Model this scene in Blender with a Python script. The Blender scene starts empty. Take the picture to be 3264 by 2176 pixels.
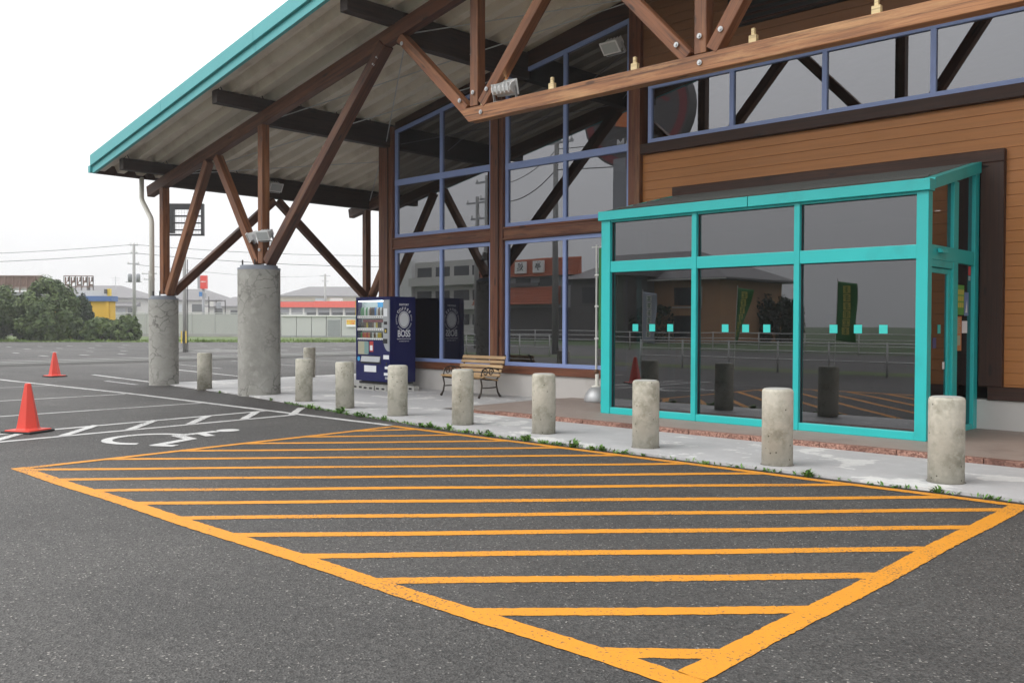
import bpy, bmesh, math, random
from mathutils import Vector, Matrix, noise as mnoise
R = math.radians
rng = random.Random(7)
scene = bpy.context.scene
col = scene.collection

# ------------------------------------------------------------------ camera
FPX, YAW, PITCH, ROLL, CAMH = 2880.0, R(43.4), R(-1.18), R(0.15), 1.5
cam = bpy.data.cameras.new('camera')
cam.sensor_width = 36.0
cam.lens = 36.0 * FPX / 3264.0
cam.clip_end = 3000
cam.clip_start = 0.05
cam_ob = bpy.data.objects.new('camera', cam)
col.objects.link(cam_ob)
_f = Vector((-math.sin(YAW) * math.cos(PITCH), math.cos(YAW) * math.cos(PITCH), math.sin(PITCH)))
_r = Vector((math.cos(YAW), math.sin(YAW), 0))
_u = _r.cross(_f)
_rr = math.cos(ROLL) * _r + math.sin(ROLL) * _u
_uu = -math.sin(ROLL) * _r + math.cos(ROLL) * _u
cam_ob.matrix_world = Matrix(((_rr.x, _uu.x, -_f.x, 0), (_rr.y, _uu.y, -_f.y, 0), (_rr.z, _uu.z, -_f.z, CAMH), (0, 0, 0, 1)))
scene.camera = cam_ob

# ------------------------------------------------------------------ sky, sun, exposure
SUN_EL, SUN_AZ = R(40), R(212)
world = bpy.data.worlds.new('World')
scene.world = world
world.use_nodes = True
wn = world.node_tree.nodes
wl = world.node_tree.links
for n in list(wn):
    wn.remove(n)
w_out = wn.new('ShaderNodeOutputWorld')
w_bg = wn.new('ShaderNodeBackground')
w_sky = wn.new('ShaderNodeTexSky')
w_sky.sky_type = 'NISHITA'
w_sky.sun_disc = False
w_sky.sun_elevation = SUN_EL
w_sky.sun_rotation = SUN_AZ
w_sky.dust_density = 6.0
w_sky.ozone_density = 1.0
w_hs = wn.new('ShaderNodeHueSaturation')       # cloud deck: the sky's colour is almost gone
w_hs.inputs['Saturation'].default_value = 0.10
w_mix = wn.new('ShaderNodeMixRGB')             # even white overcast
w_mix.inputs[0].default_value = 0.88
w_mix.inputs[2].default_value = (25.0, 25.0, 25.2, 1)
wl.new(w_sky.outputs[0], w_hs.inputs['Color'])
wl.new(w_hs.outputs[0], w_mix.inputs[1])
w_tc = wn.new('ShaderNodeTexCoord')            # standard overcast sky: horizon a third as bright as the zenith
w_sp = wn.new('ShaderNodeSeparateXYZ')
w_el = wn.new('ShaderNodeMapRange')
w_el.inputs[1].default_value = 0.0
w_el.inputs[2].default_value = 1.0
w_el.inputs[3].default_value = 0.38
w_el.inputs[4].default_value = 1.14
w_mul = wn.new('ShaderNodeVectorMath')
w_mul.operation = 'SCALE'
wl.new(w_tc.outputs['Generated'], w_sp.inputs[0])
wl.new(w_sp.outputs['Z'], w_el.inputs[0])
wl.new(w_mix.outputs[0], w_mul.inputs[0])
wl.new(w_el.outputs[0], w_mul.inputs['Scale'])
wl.new(w_mul.outputs[0], w_bg.inputs[0])
w_bg.inputs[1].default_value = 0.10
wl.new(w_bg.outputs[0], w_out.inputs[0])
sun = bpy.data.lights.new('sun', 'SUN')
sun.energy = 1.5
sun.angle = R(40)
sun.color = (1.0, 0.97, 0.93)
sun_ob = bpy.data.objects.new('sun', sun)
col.objects.link(sun_ob)
_sd = Vector((math.sin(SUN_AZ) * math.cos(SUN_EL), math.cos(SUN_AZ) * math.cos(SUN_EL), math.sin(SUN_EL)))
sun_ob.rotation_euler = _sd.to_track_quat('Z', 'Y').to_euler()
scene.view_settings.view_transform = 'Standard'
scene.view_settings.look = 'None'
scene.view_settings.exposure = 0.0
scene.view_settings.gamma = 1.0
scene.view_settings.use_curve_mapping = False
scene.cycles.max_bounces = 8
scene.cycles.diffuse_bounces = 3
scene.cycles.glossy_bounces = 3
scene.cycles.transparent_max_bounces = 24
scene.cycles.volume_bounces = 1
scene.cycles.sample_clamp_indirect = 6.0
scene.cycles.use_denoising = True
scene.cycles.use_adaptive_sampling = True
scene.cycles.adaptive_threshold = 0.02

# ------------------------------------------------------------------ materials
MATS = {}


def _mat(name):
    m = bpy.data.materials.new(name)
    m.use_nodes = True
    nt = m.node_tree
    b = nt.nodes['Principled BSDF']
    MATS[name] = m
    return m, nt, b


def N(nt, kind, **kw):
    n = nt.nodes.new(kind)
    for k, v in kw.items():
        setattr(n, k, v)
    return n


def noise_node(nt, vec, scale, detail=4, rough=0.6, stretch=None):
    if stretch:
        mp = N(nt, 'ShaderNodeMapping')
        mp.inputs['Scale'].default_value = stretch
        nt.links.new(vec, mp.inputs['Vector'])
        vec = mp.outputs[0]
    t = N(nt, 'ShaderNodeTexNoise')
    t.inputs['Scale'].default_value = scale
    t.inputs['Detail'].default_value = detail
    t.inputs['Roughness'].default_value = rough
    nt.links.new(vec, t.inputs['Vector'])
    return t.outputs['Fac']


def ramp(nt, fac, p0, p1, c0=(0, 0, 0, 1), c1=(1, 1, 1, 1)):
    r = N(nt, 'ShaderNodeValToRGB')
    r.color_ramp.elements[0].position = p0
    r.color_ramp.elements[1].position = p1
    r.color_ramp.elements[0].color = c0
    r.color_ramp.elements[1].color = c1
    nt.links.new(fac, r.inputs[0])
    return r.outputs[0]


def mixc(nt, fac, a, b):
    m = N(nt, 'ShaderNodeMixRGB')
    for i, s in ((0, fac), (1, a), (2, b)):
        if isinstance(s, (int, float)):
            m.inputs[i].default_value = s
        elif isinstance(s, (tuple, list)):
            m.inputs[i].default_value = (*s[:3], 1)
        else:
            nt.links.new(s, m.inputs[i])
    return m.outputs[0]


def coords(nt, world_space=False):
    if world_space:
        return N(nt, 'ShaderNodeNewGeometry').outputs['Position']
    return N(nt, 'ShaderNodeTexCoord').outputs['Object']


def bump(nt, b, height, strength=0.3, dist=0.01):
    bp = N(nt, 'ShaderNodeBump')
    bp.inputs['Strength'].default_value = strength
    bp.inputs['Distance'].default_value = dist
    nt.links.new(height, bp.inputs['Height'])
    nt.links.new(bp.outputs[0], b.inputs['Normal'])


def plain(name, c, rough=0.6, var=0.12, scale=3.0, metal=0.0, spec=0.5, bumps=0.0, bscale=60, ws=False, stretch=None, rand=0.0, dirt=None, dirt_rng=(0.55, 0.75), dscale=1.2):
    """painted or matt surface with faint mottling, optional dirt patches, bump and per-object variation"""
    m, nt, b = _mat(name)
    v = coords(nt, ws)
    n1 = noise_node(nt, v, scale, 5, 0.6, stretch)
    lo = [max(0, x * (1 - var)) for x in c]
    hi = [x * (1 + var) for x in c]
    cc = mixc(nt, n1, lo, hi)
    if rand:
        oi = N(nt, 'ShaderNodeObjectInfo')
        hs = N(nt, 'ShaderNodeHueSaturation')
        mr = N(nt, 'ShaderNodeMapRange')
        mr.inputs[3].default_value = 1 - rand
        mr.inputs[4].default_value = 1 + rand
        nt.links.new(oi.outputs['Random'], mr.inputs[0])
        nt.links.new(mr.outputs[0], hs.inputs['Value'])
        nt.links.new(cc, hs.inputs['Color'])
        cc = hs.outputs[0]
    if dirt:
        n2 = noise_node(nt, v, dscale, 7, 0.65)
        cc = mixc(nt, ramp(nt, n2, *dirt_rng), cc, dirt)
    nt.links.new(cc, b.inputs['Base Color'])
    b.inputs['Roughness'].default_value = rough
    b.inputs['Metallic'].default_value = metal
    b.inputs['Specular IOR Level'].default_value = spec
    if bumps:
        bump(nt, b, noise_node(nt, v, bscale, 3), bumps)
    return m


def wood(name, c0, c1, rough=0.6, knots=True, rand=0.12, worn=None):
    m, nt, b = _mat(name)
    v = coords(nt)
    oi = N(nt, 'ShaderNodeObjectInfo')
    ad = N(nt, 'ShaderNodeVectorMath', operation='ADD')
    sc_ = N(nt, 'ShaderNodeVectorMath', operation='SCALE')
    cmb = N(nt, 'ShaderNodeCombineXYZ')
    for k in range(3):
        nt.links.new(oi.outputs['Random'], cmb.inputs[k])
    nt.links.new(cmb.outputs[0], sc_.inputs[0])
    sc_.inputs['Scale'].default_value = 37.0
    nt.links.new(v, ad.inputs[0])
    nt.links.new(sc_.outputs[0], ad.inputs[1])
    v = ad.outputs[0]
    g = noise_node(nt, v, 2.2, 6, 0.65, (0.5, 9.0, 9.0))
    big = noise_node(nt, v, 0.8, 3, 0.5, (0.6, 2.0, 2.0))
    f = N(nt, 'ShaderNodeMath', operation='ADD')
    f2 = N(nt, 'ShaderNodeMath', operation='MULTIPLY')
    nt.links.new(big, f2.inputs[0])
    f2.inputs[1].default_value = 0.6
    nt.links.new(g, f.inputs[0])
    nt.links.new(f2.outputs[0], f.inputs[1])
    cc = mixc(nt, ramp(nt, f.outputs[0], 0.58, 0.98), c0, c1)
    fine = noise_node(nt, v, 2.0, 4, 0.7, (0.3, 16.0, 16.0))
    cc = mixc(nt, ramp(nt, fine, 0.50, 0.66), cc, [x * 0.55 for x in c0])
    kn = N(nt, 'ShaderNodeTexVoronoi')
    kn.inputs['Scale'].default_value = 1.0
    kmp = N(nt, 'ShaderNodeMapping')
    kmp.inputs['Scale'].default_value = (1.6, 6.0, 6.0)
    nt.links.new(v, kmp.inputs['Vector'])
    nt.links.new(kmp.outputs[0], kn.inputs['Vector'])
    cc = mixc(nt, ramp(nt, kn.outputs['Distance'], 0.10, 0.17, (1, 1, 1, 1), (0, 0, 0, 1)), cc, [x * 0.45 for x in c0])
    if worn:
        wv = noise_node(nt, v, 1.6, 7, 0.7, (0.35, 3.0, 3.0))
        cc = mixc(nt, ramp(nt, wv, 0.50, 0.70), cc, worn)
    hs = N(nt, 'ShaderNodeHueSaturation')
    mr = N(nt, 'ShaderNodeMapRange')
    mr.inputs[3].default_value = 1 - rand
    mr.inputs[4].default_value = 1 + rand
    nt.links.new(oi.outputs['Random'], mr.inputs[0])
    nt.links.new(mr.outputs[0], hs.inputs['Value'])
    nt.links.new(cc, hs.inputs['Color'])
    nt.links.new(hs.outputs[0], b.inputs['Base Color'])
    b.inputs['Roughness'].default_value = rough
    bump(nt, b, g, 0.25, 0.006)
    return m


def emis(name, c, s):
    m, nt, b = _mat(name)
    b.inputs['Base Color'].default_value = (*c, 1)
    b.inputs['Emission Color'].default_value = (*c, 1)
    b.inputs['Emission Strength'].default_value = s
    return m


def glass(name, ior, tint, rough=0.0, dust=0.02):
    """thin pane: sharp fresnel reflection over a tinted see-through body"""
    m = bpy.data.materials.new(name)
    m.use_nodes = True
    MATS[name] = m
    nt = m.node_tree
    for n in list(nt.nodes):
        nt.nodes.remove(n)
    out = N(nt, 'ShaderNodeOutputMaterial')
    mix = N(nt, 'ShaderNodeMixShader')
    gl = N(nt, 'ShaderNodeBsdfGlossy')
    gl.inputs['Roughness'].default_value = rough
    gl.inputs['Color'].default_value = (0.95, 0.96, 1.0, 1)
    tr = N(nt, 'ShaderNodeBsdfTransparent')
    tr.inputs['Color'].default_value = (*tint, 1)
    fr = N(nt, 'ShaderNodeFresnel')
    geo = N(nt, 'ShaderNodeNewGeometry')
    mi = N(nt, 'ShaderNodeMapRange')      # the pane is not refracting: same index from both sides
    mi.inputs[3].default_value = ior
    mi.inputs[4].default_value = 1.0 / ior
    nt.links.new(geo.outputs['Backfacing'], mi.inputs[0])
    nt.links.new(mi.outputs[0], fr.inputs['IOR'])
    # slightly wavy float glass and a film of dust
    v = coords(nt, True)
    bp = N(nt, 'ShaderNodeBump')
    bp.inputs['Strength'].default_value = 0.02
    bp.inputs['Distance'].default_value = 0.02
    nt.links.new(noise_node(nt, v, 0.9, 1), bp.inputs['Height'])
    nt.links.new(bp.outputs[0], gl.inputs['Normal'])
    nt.links.new(fr.outputs[0], mix.inputs[0])
    nt.links.new(tr.outputs[0], mix.inputs[1])
    nt.links.new(gl.outputs[0], mix.inputs[2])
    df = N(nt, 'ShaderNodeBsdfDiffuse')
    df.inputs['Color'].default_value = (0.45, 0.43, 0.40, 1)
    m2 = N(nt, 'ShaderNodeMixShader')
    dm = N(nt, 'ShaderNodeMath', operation='MULTIPLY')
    nt.links.new(ramp(nt, noise_node(nt, v, 2.5, 6, 0.7), 0.45, 0.8), dm.inputs[0])
    dm.inputs[1].default_value = dust
    nt.links.new(dm.outputs[0], m2.inputs[0])
    nt.links.new(mix.outputs[0], m2.inputs[1])
    nt.links.new(df.outputs[0], m2.inputs[2])
    nt.links.new(m2.outputs[0], out.inputs[0])
    return m


def asphalt(name, base, flecks=1.0, dark=(0.02, 0.02, 0.021)):
    m, nt, b = _mat(name)
    v = coords(nt, True)
    vo = N(nt, 'ShaderNodeTexVoronoi')
    vo.inputs['Scale'].default_value = 95
    nt.links.new(v, vo.inputs['Vector'])
    sep = N(nt, 'ShaderNodeSeparateColor')
    nt.links.new(vo.outputs['Color'], sep.inputs[0])
    grain = mixc(nt, sep.outputs[0], [x * 0.45 for x in base], [x * 1.55 for x in base])
    vo2 = N(nt, 'ShaderNodeTexVoronoi')
    vo2.inputs['Scale'].default_value = 110
    nt.links.new(v, vo2.inputs['Vector'])
    sep2 = N(nt, 'ShaderNodeSeparateColor')
    nt.links.new(vo2.outputs['Color'], sep2.inputs[0])
    fl = mixc(nt, ramp(nt, sep2.outputs[1], 0.978, 0.992), grain, [0.34 * flecks, 0.33 * flecks, 0.31 * flecks])
    big = noise_node(nt, v, 0.55, 7, 0.66)
    big2 = noise_node(nt, v, 0.13, 5, 0.6, (1, 2.0, 1))
    cc = mixc(nt, ramp(nt, big, 0.30, 0.68), mixc(nt, 0.42, fl, dark), fl)
    mm = N(nt, 'ShaderNodeMixRGB', blend_type='MULTIPLY')
    mm.inputs[0].default_value = 1.0
    nt.links.new(cc, mm.inputs[1])
    nt.links.new(ramp(nt, big2, 0.30, 0.70, (0.66, 0.655, 0.65, 1), (1.22, 1.20, 1.17, 1)), mm.inputs[2])
    # hairline cracks
    cr = N(nt, 'ShaderNodeTexVoronoi', feature='DISTANCE_TO_EDGE')
    cr.inputs['Scale'].default_value = 0.16
    wv = N(nt, 'ShaderNodeVectorMath', operation='ADD')
    nz = N(nt, 'ShaderNodeTexNoise')
    nz.inputs['Scale'].default_value = 1.3
    nz.inputs['Detail'].default_value = 5
    nt.links.new(v, nz.inputs['Vector'])
    nt.links.new(v, wv.inputs[0])
    nt.links.new(nz.outputs['Color'], wv.inputs[1])
    nt.links.new(wv.outputs[0], cr.inputs['Vector'])
    ck = ramp(nt, cr.outputs['Distance'], 0.0, 0.0016, (1, 1, 1, 1), (0, 0, 0, 1))
    ckm = N(nt, 'ShaderNodeMath', operation='MULTIPLY')
    nt.links.new(ck, ckm.inputs[0])
    nt.links.new(ramp(nt, noise_node(nt, v, 0.3, 2), 0.55, 0.65), ckm.inputs[1])
    cc = mixc(nt, ckm.outputs[0], mm.outputs[0], (0.012, 0.012, 0.012))
    nt.links.new(cc, b.inputs['Base Color'])
    b.inputs['Roughness'].default_value = 0.72
    b.inputs['Specular IOR Level'].default_value = 0.35
    bump(nt, b, vo.outputs['Distance'], 0.9, 0.006)
    return m


def paint(name, c, wear, asph=(0.05, 0.05, 0.05), p=(0.60, 0.70)):
    """road paint worn through to the stone at its grain"""
    m, nt, b = _mat(name)
    v = coords(nt, True)
    n1 = noise_node(nt, v, 55, 3, 0.6)
    n2 = noise_node(nt, v, 1.1, 5, 0.6)
    ad = N(nt, 'ShaderNodeMath', operation='MULTIPLY_ADD')
    nt.links.new(n2, ad.inputs[0])
    ad.inputs[1].default_value = wear
    nt.links.new(n1, ad.inputs[2])
    cc = mixc(nt, noise_node(nt, v, 5, 5, 0.7), [x * 0.86 for x in c], [min(1, x * 1.1) for x in c])
    cc = mixc(nt, ramp(nt, ad.outputs[0], p[0] + wear * 0.5, p[1] + wear * 0.5), cc, asph)
    nt.links.new(cc, b.inputs['Base Color'])
    b.inputs['Roughness'].default_value = 0.7
    bump(nt, b, n1, 0.5, 0.004)
    return m


def concrete(name, c, stain, lo=0.45, hi=0.7, blotch=2.0, pit=True, cracks=False, rough=0.85, rand=0.06):
    m, nt, b = _mat(name)
    v0 = coords(nt)
    oi = N(nt, 'ShaderNodeObjectInfo')
    cmb = N(nt, 'ShaderNodeCombineXYZ')
    for k in range(3):
        nt.links.new(oi.outputs['Random'], cmb.inputs[k])
    sc_ = N(nt, 'ShaderNodeVectorMath', operation='SCALE')
    sc_.inputs['Scale'].default_value = 53.0
    nt.links.new(cmb.outputs[0], sc_.inputs[0])
    ad = N(nt, 'ShaderNodeVectorMath', operation='ADD')
    nt.links.new(v0, ad.inputs[0])
    nt.links.new(sc_.outputs[0], ad.inputs[1])
    v = ad.outputs[0]
    n1 = noise_node(nt, v, blotch, 7, 0.62)
    n2 = noise_node(nt, v, blotch * 4.3, 5, 0.6)
    cc = mixc(nt, ramp(nt, n1, lo, hi), c, stain)
    cc = mixc(nt, ramp(nt, n2, 0.5, 0.8), cc, [min(1, x * 1.18) for x in c])
    if pit:
        vo = N(nt, 'ShaderNodeTexVoronoi')
        vo.inputs['Scale'].default_value = 13
        nt.links.new(v, vo.inputs['Vector'])
        cc = mixc(nt, ramp(nt, vo.outputs['Distance'], 0.07, 0.13, (1, 1, 1, 1), (0, 0, 0, 1)), cc, [x * 0.35 for x in stain])
    if cracks:
        cr = N(nt, 'ShaderNodeTexVoronoi', feature='DISTANCE_TO_EDGE')
        cr.inputs['Scale'].default_value = 2.6
        wv = N(nt, 'ShaderNodeVectorMath', operation='ADD')
        nz = N(nt, 'ShaderNodeTexNoise')
        nz.inputs['Scale'].default_value = 5
        nz.inputs['Detail'].default_value = 4
        nt.links.new(v, nz.inputs['Vector'])
        s3 = N(nt, 'ShaderNodeVectorMath', operation='SCALE')
        s3.inputs['Scale'].default_value = 0.35
        nt.links.new(nz.outputs['Color'], s3.inputs[0])
        nt.links.new(v, wv.inputs[0])
        nt.links.new(s3.outputs[0], wv.inputs[1])
        mp = N(nt, 'ShaderNodeMapping')
        mp.inputs['Scale'].default_value = (1, 1, 1.5)
        nt.links.new(wv.outputs[0], mp.inputs['Vector'])
        nt.links.new(mp.outputs[0], cr.inputs['Vector'])
        k = ramp(nt, cr.outputs['Distance'], 0.008, 0.05, (1, 1, 1, 1), (0, 0, 0, 1))
        mk = N(nt, 'ShaderNodeMath', operation='MULTIPLY')
        nt.links.new(k, mk.inputs[0])
        nt.links.new(ramp(nt, noise_node(nt, v, 1.1, 3), 0.42, 0.62), mk.inputs[1])
        mk2 = N(nt, 'ShaderNodeMath', operation='MULTIPLY')
        nt.links.new(mk.outputs[0], mk2.inputs[0])
        mk2.inputs[1].default_value = 0.85
        cc = mixc(nt, mk2.outputs[0], cc, [x * 0.45 for x in stain])
    hs = N(nt, 'ShaderNodeHueSaturation')
    mr = N(nt, 'ShaderNodeMapRange')
    mr.inputs[3].default_value = 1 - rand
    mr.inputs[4].default_value = 1 + rand
    nt.links.new(oi.outputs['Random'], mr.inputs[0])
    nt.links.new(mr.outputs[0], hs.inputs['Value'])
    nt.links.new(cc, hs.inputs['Color'])
    nt.links.new(hs.outputs[0], b.inputs['Base Color'])
    b.inputs['Roughness'].default_value = rough
    b.inputs['Specular IOR Level'].default_value = 0.3
    bump(nt, b, n2, 0.3, 0.01)
    return m


def speckle(name, a, b_, scale=70, rough=0.6):
    m, nt, b = _mat(name)
    v = coords(nt, True)
    vo = N(nt, 'ShaderNodeTexVoronoi')
    vo.inputs['Scale'].default_value = scale
    nt.links.new(v, vo.inputs['Vector'])
    sep = N(nt, 'ShaderNodeSeparateColor')
    nt.links.new(vo.outputs['Color'], sep.inputs[0])
    cc = mixc(nt, sep.outputs[0], a, b_)
    cc = mixc(nt, ramp(nt, noise_node(nt, v, 1.3, 5), 0.45, 0.75), cc, [x * 0.6 for x in a])
    nt.links.new(cc, b.inputs['Base Color'])
    b.inputs['Roughness'].default_value = rough
    return m


def leafmat(name, c0, c1):
    m, nt, b = _mat(name)
    v = coords(nt, True)
    cc = mixc(nt, ramp(nt, noise_node(nt, v, 1.1, 4), 0.35, 0.65), c0, c1)
    w = N(nt, 'ShaderNodeTexWhiteNoise')
    nt.links.new(v, w.inputs['Vector'])
    nt.links.new(cc, b.inputs['Base Color'])
    b.inputs['Roughness'].default_value = 0.6
    b.inputs['Specular IOR Level'].default_value = 0.3
    b.inputs['Subsurface Weight'].default_value = 0.0
    return m


asphalt('asphalt', (0.075, 0.0735, 0.072))
asphalt('asphalt_new', (0.058, 0.055, 0.054), 0.6)
paint('yellow_paint', (0.60, 0.243, 0.012), 0.45, p=(0.59, 0.69))
paint('white_paint', (0.50, 0.50, 0.49), 0.6, p=(0.55, 0.66))
paint('white_paint_old', (0.33, 0.33, 0.33), 0.6, p=(0.50, 0.66))
concrete('walk_concrete', (0.42, 0.42, 0.425), (0.62, 0.62, 0.605), 0.57, 0.60, 1.3, pit=False, rough=0.6)
concrete('column_concrete', (0.32, 0.315, 0.29), (0.22, 0.215, 0.195), 0.45, 0.75, 1.8, pit=False, cracks=True)
concrete('bollard_concrete', (0.47, 0.45, 0.385), (0.27, 0.26, 0.205), 0.45, 0.68, 4.5, pit=True, rand=0.08)
concrete('block_concrete', (0.42, 0.42, 0.40), (0.3, 0.3, 0.28), pit=False)
plain('plinth_render', (0.52, 0.50, 0.48), 0.8, 0.06, 4, bumps=0.1, dirt=(0.40, 0.38, 0.35))
speckle('granite', (0.13, 0.055, 0.04), (0.44, 0.25, 0.19), 55, 0.8)
plain('brown_paving', (0.27, 0.215, 0.185), 0.55, 0.35, 9, bumps=0.25, bscale=30, ws=True, stretch=(0.5, 3, 1), dirt=(0.19, 0.145, 0.125))
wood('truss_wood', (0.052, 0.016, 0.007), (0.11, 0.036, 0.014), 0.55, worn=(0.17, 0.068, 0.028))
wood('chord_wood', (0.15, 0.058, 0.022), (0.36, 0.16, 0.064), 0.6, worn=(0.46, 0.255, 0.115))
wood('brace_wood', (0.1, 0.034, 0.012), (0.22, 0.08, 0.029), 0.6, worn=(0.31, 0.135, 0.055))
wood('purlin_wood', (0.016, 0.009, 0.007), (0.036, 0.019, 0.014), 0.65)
wood('post_wood', (0.09, 0.026, 0.011), (0.175, 0.055, 0.022), 0.5, worn=(0.23, 0.105, 0.048))
wood('trim_wood', (0.030, 0.009, 0.004), (0.056, 0.018, 0.008), 0.6)
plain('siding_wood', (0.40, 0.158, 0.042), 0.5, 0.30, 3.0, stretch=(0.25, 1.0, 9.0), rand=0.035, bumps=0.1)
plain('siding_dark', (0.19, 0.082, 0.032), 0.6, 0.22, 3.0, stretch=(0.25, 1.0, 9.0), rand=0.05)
wood('bench_slat', (0.36, 0.22, 0.10), (0.54, 0.36, 0.18), 0.5, rand=0.10)
wood('peg_wood', (0.62, 0.47, 0.24), (0.75, 0.6, 0.34), 0.6)
plain('teal_paint', (0.018, 0.445, 0.44), 0.38, 0.06, 2.5, rand=0.03, dirt=(0.020, 0.33, 0.325), dirt_rng=(0.56, 0.80), dscale=1.6)
plain('teal_fascia', (0.072, 0.365, 0.385), 0.45, 0.06, 1.5, dirt=(0.06, 0.29, 0.30), dirt_rng=(0.6, 0.85))
plain('teal_sticker', (0.03, 0.50, 0.46), 0.5, 0.03)
plain('frame_blue', (0.26, 0.34, 0.62), 0.42, 0.08, 3)
plain('gasket_black', (0.02, 0.022, 0.03), 0.6)  # black gasket strips along the porch panes
plain('flashing_grey', (0.07, 0.075, 0.07), 0.5, 0.2, 4)
plain('deck_metal', (0.66, 0.60, 0.50), 0.6, 0.12, 1.2, dirt=(0.44, 0.38, 0.30), dirt_rng=(0.5, 0.75), dscale=0.8)
plain('roof_metal', (0.2, 0.2, 0.2), 0.5)
plain('steel_plate', (0.22, 0.24, 0.28), 0.5, 0.15, 6)
plain('galvanised', (0.45, 0.46, 0.47), 0.45, 0.15, 8, metal=0.4)
plain('pvc_white', (0.72, 0.70, 0.63), 0.45, 0.08, 3, dirt=(0.45, 0.43, 0.38))
plain('lamp_white', (0.62, 0.63, 0.63), 0.45, 0.08, 6)
plain('lamp_lens', (0.38, 0.40, 0.40), 0.15)
plain('dark_metal', (0.018, 0.018, 0.02), 0.5)
plain('cast_iron', (0.035, 0.025, 0.018), 0.5)
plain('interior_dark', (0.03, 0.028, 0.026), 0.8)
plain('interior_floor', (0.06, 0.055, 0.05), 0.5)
plain('cone_red', (0.66, 0.055, 0.035), 0.5, 0.08, 4, dirt=(0.45, 0.06, 0.045), dirt_rng=(0.6, 0.85))
plain('cone_base', (0.02, 0.02, 0.02), 0.8)
plain('vend_blue', (0.006, 0.009, 0.085), 0.4, 0.08, 3, spec=0.25)
plain('vend_silver', (0.42, 0.44, 0.46), 0.35, 0.05, 3, metal=0.3)
plain('vend_white', (0.75, 0.76, 0.76), 0.5, 0.03)
plain('vend_inner', (0.55, 0.60, 0.58), 0.5, 0.06)
plain('print_white', (0.80, 0.82, 0.85), 0.6, 0.02)
plain('white', (0.78, 0.78, 0.77), 0.5, 0.04)
for _n, _c in dict(can_green=(0.06, 0.25, 0.08), can_dark=(0.05, 0.025, 0.02), can_red=(0.5, 0.05, 0.04), can_orange=(0.6, 0.18, 0.05), can_yellow=(0.6, 0.45, 0.04), can_white=(0.65, 0.65, 0.62), can_blue=(0.06, 0.2, 0.5), can_brown=(0.15, 0.07, 0.035), sky_print=(0.03, 0.33, 0.66), maroon=(0.22, 0.02, 0.035), poster_sand=(0.42, 0.42, 0.30), poster_teal=(0.20, 0.34, 0.33), poster_green=(0.10, 0.30, 0.05), poster_blue=(0.16, 0.24, 0.46), poster_orange=(0.50, 0.20, 0.07), poster_red=(0.6, 0.03, 0.03), poster_navy=(0.04, 0.05, 0.16), flag_green=(0.035, 0.17, 0.045), flag_yellow=(0.52, 0.47, 0.10), flag_pale=(0.36, 0.40, 0.46), sign_red=(0.70, 0.05, 0.035), sign_red_shaded=(0.20, 0.03, 0.035), sign_yellow=(0.72, 0.50, 0.07), sign_blue=(0.05, 0.19, 0.45), sign_black=(0.015, 0.015, 0.017)).items():
    plain(_n, _c, 0.5, 0.06)
plain('house_roof', (0.13, 0.125, 0.13), 0.75, 0.12, 1, rand=0.1)
plain('house_wall', (0.55, 0.54, 0.51), 0.8, 0.05, 1, rand=0.06)
plain('house_cream', (0.52, 0.46, 0.33), 0.8, 0.06, 1)
plain('house_tan', (0.42, 0.24, 0.13), 0.8, 0.08, 1)
plain('house_grey', (0.30, 0.31, 0.33), 0.8, 0.06, 1)
plain('house_dark', (0.10, 0.095, 0.095), 0.8, 0.06, 1)
plain('window_dark', (0.04, 0.045, 0.05), 0.15)
plain('curtain_pale', (0.55, 0.58, 0.6), 0.6)
plain('red_band', (0.74, 0.09, 0.055), 0.5, 0.03)
plain('orange_tile', (0.42, 0.115, 0.055), 0.7, 0.12, 2)
plain('fence_panel', (0.36, 0.37, 0.36), 0.6, 0.05, 1, rand=0.04)
plain('store_wall', (0.46, 0.47, 0.46), 0.6, 0.04, 1, rand=0.04)
plain('shutter_grey', (0.25, 0.265, 0.275), 0.5, 0.05, 2)
plain('yellow_wall', (0.60, 0.36, 0.03), 0.7, 0.1, 1)
plain('blue_band', (0.07, 0.14, 0.33), 0.5, 0.06, 1)
plain('rust_brown', (0.20, 0.125, 0.105), 0.8, 0.2, 1.5, dirt=(0.12, 0.07, 0.055))
plain('pole_concrete', (0.30, 0.30, 0.29), 0.8, 0.1, 2)
plain('wire_black', (0.05, 0.05, 0.055), 0.6)
plain('bark', (0.06, 0.045, 0.035), 0.9, 0.2, 6)
plain('pipe_white', (0.62, 0.62, 0.60), 0.45, 0.05, 2)
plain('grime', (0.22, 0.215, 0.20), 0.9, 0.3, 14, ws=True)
plain('soil', (0.05, 0.043, 0.036), 0.95, 0.4, 9, ws=True)
plain('grass_ground', (0.075, 0.115, 0.03), 0.9, 0.45, 0.6, ws=True, dirt=(0.13, 0.115, 0.06), dirt_rng=(0.5, 0.75), dscale=0.25)
plain('field_green', (0.045, 0.085, 0.022), 0.9, 0.35, 0.4, ws=True)
leafmat('leaf_bush', (0.034, 0.062, 0.018), (0.095, 0.135, 0.038))
leafmat('leaf_dark', (0.014, 0.030, 0.013), (0.032, 0.055, 0.022))
leafmat('leaf_weed', (0.07, 0.17, 0.03), (0.17, 0.30, 0.07))
leafmat('grass_blade', (0.085, 0.15, 0.03), (0.16, 0.22, 0.06))
glass('glass_wall', 2.75, (0.22, 0.22, 0.24), dust=0.012)
glass('glass_entry', 2.3, (0.20, 0.20, 0.21), dust=0.010)
glass('glass_small', 1.45, (0.92, 0.94, 0.94), dust=0.0)
emis('lamp_warm', (1.0, 0.72, 0.32), 9.0)
emis('lamp_cool', (1.0, 0.95, 0.85), 8.0)
emis('vend_tube', (0.86, 0.95, 1.0), 7.0)

# ------------------------------------------------------------------ geometry helpers
WORLD = {}


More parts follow.
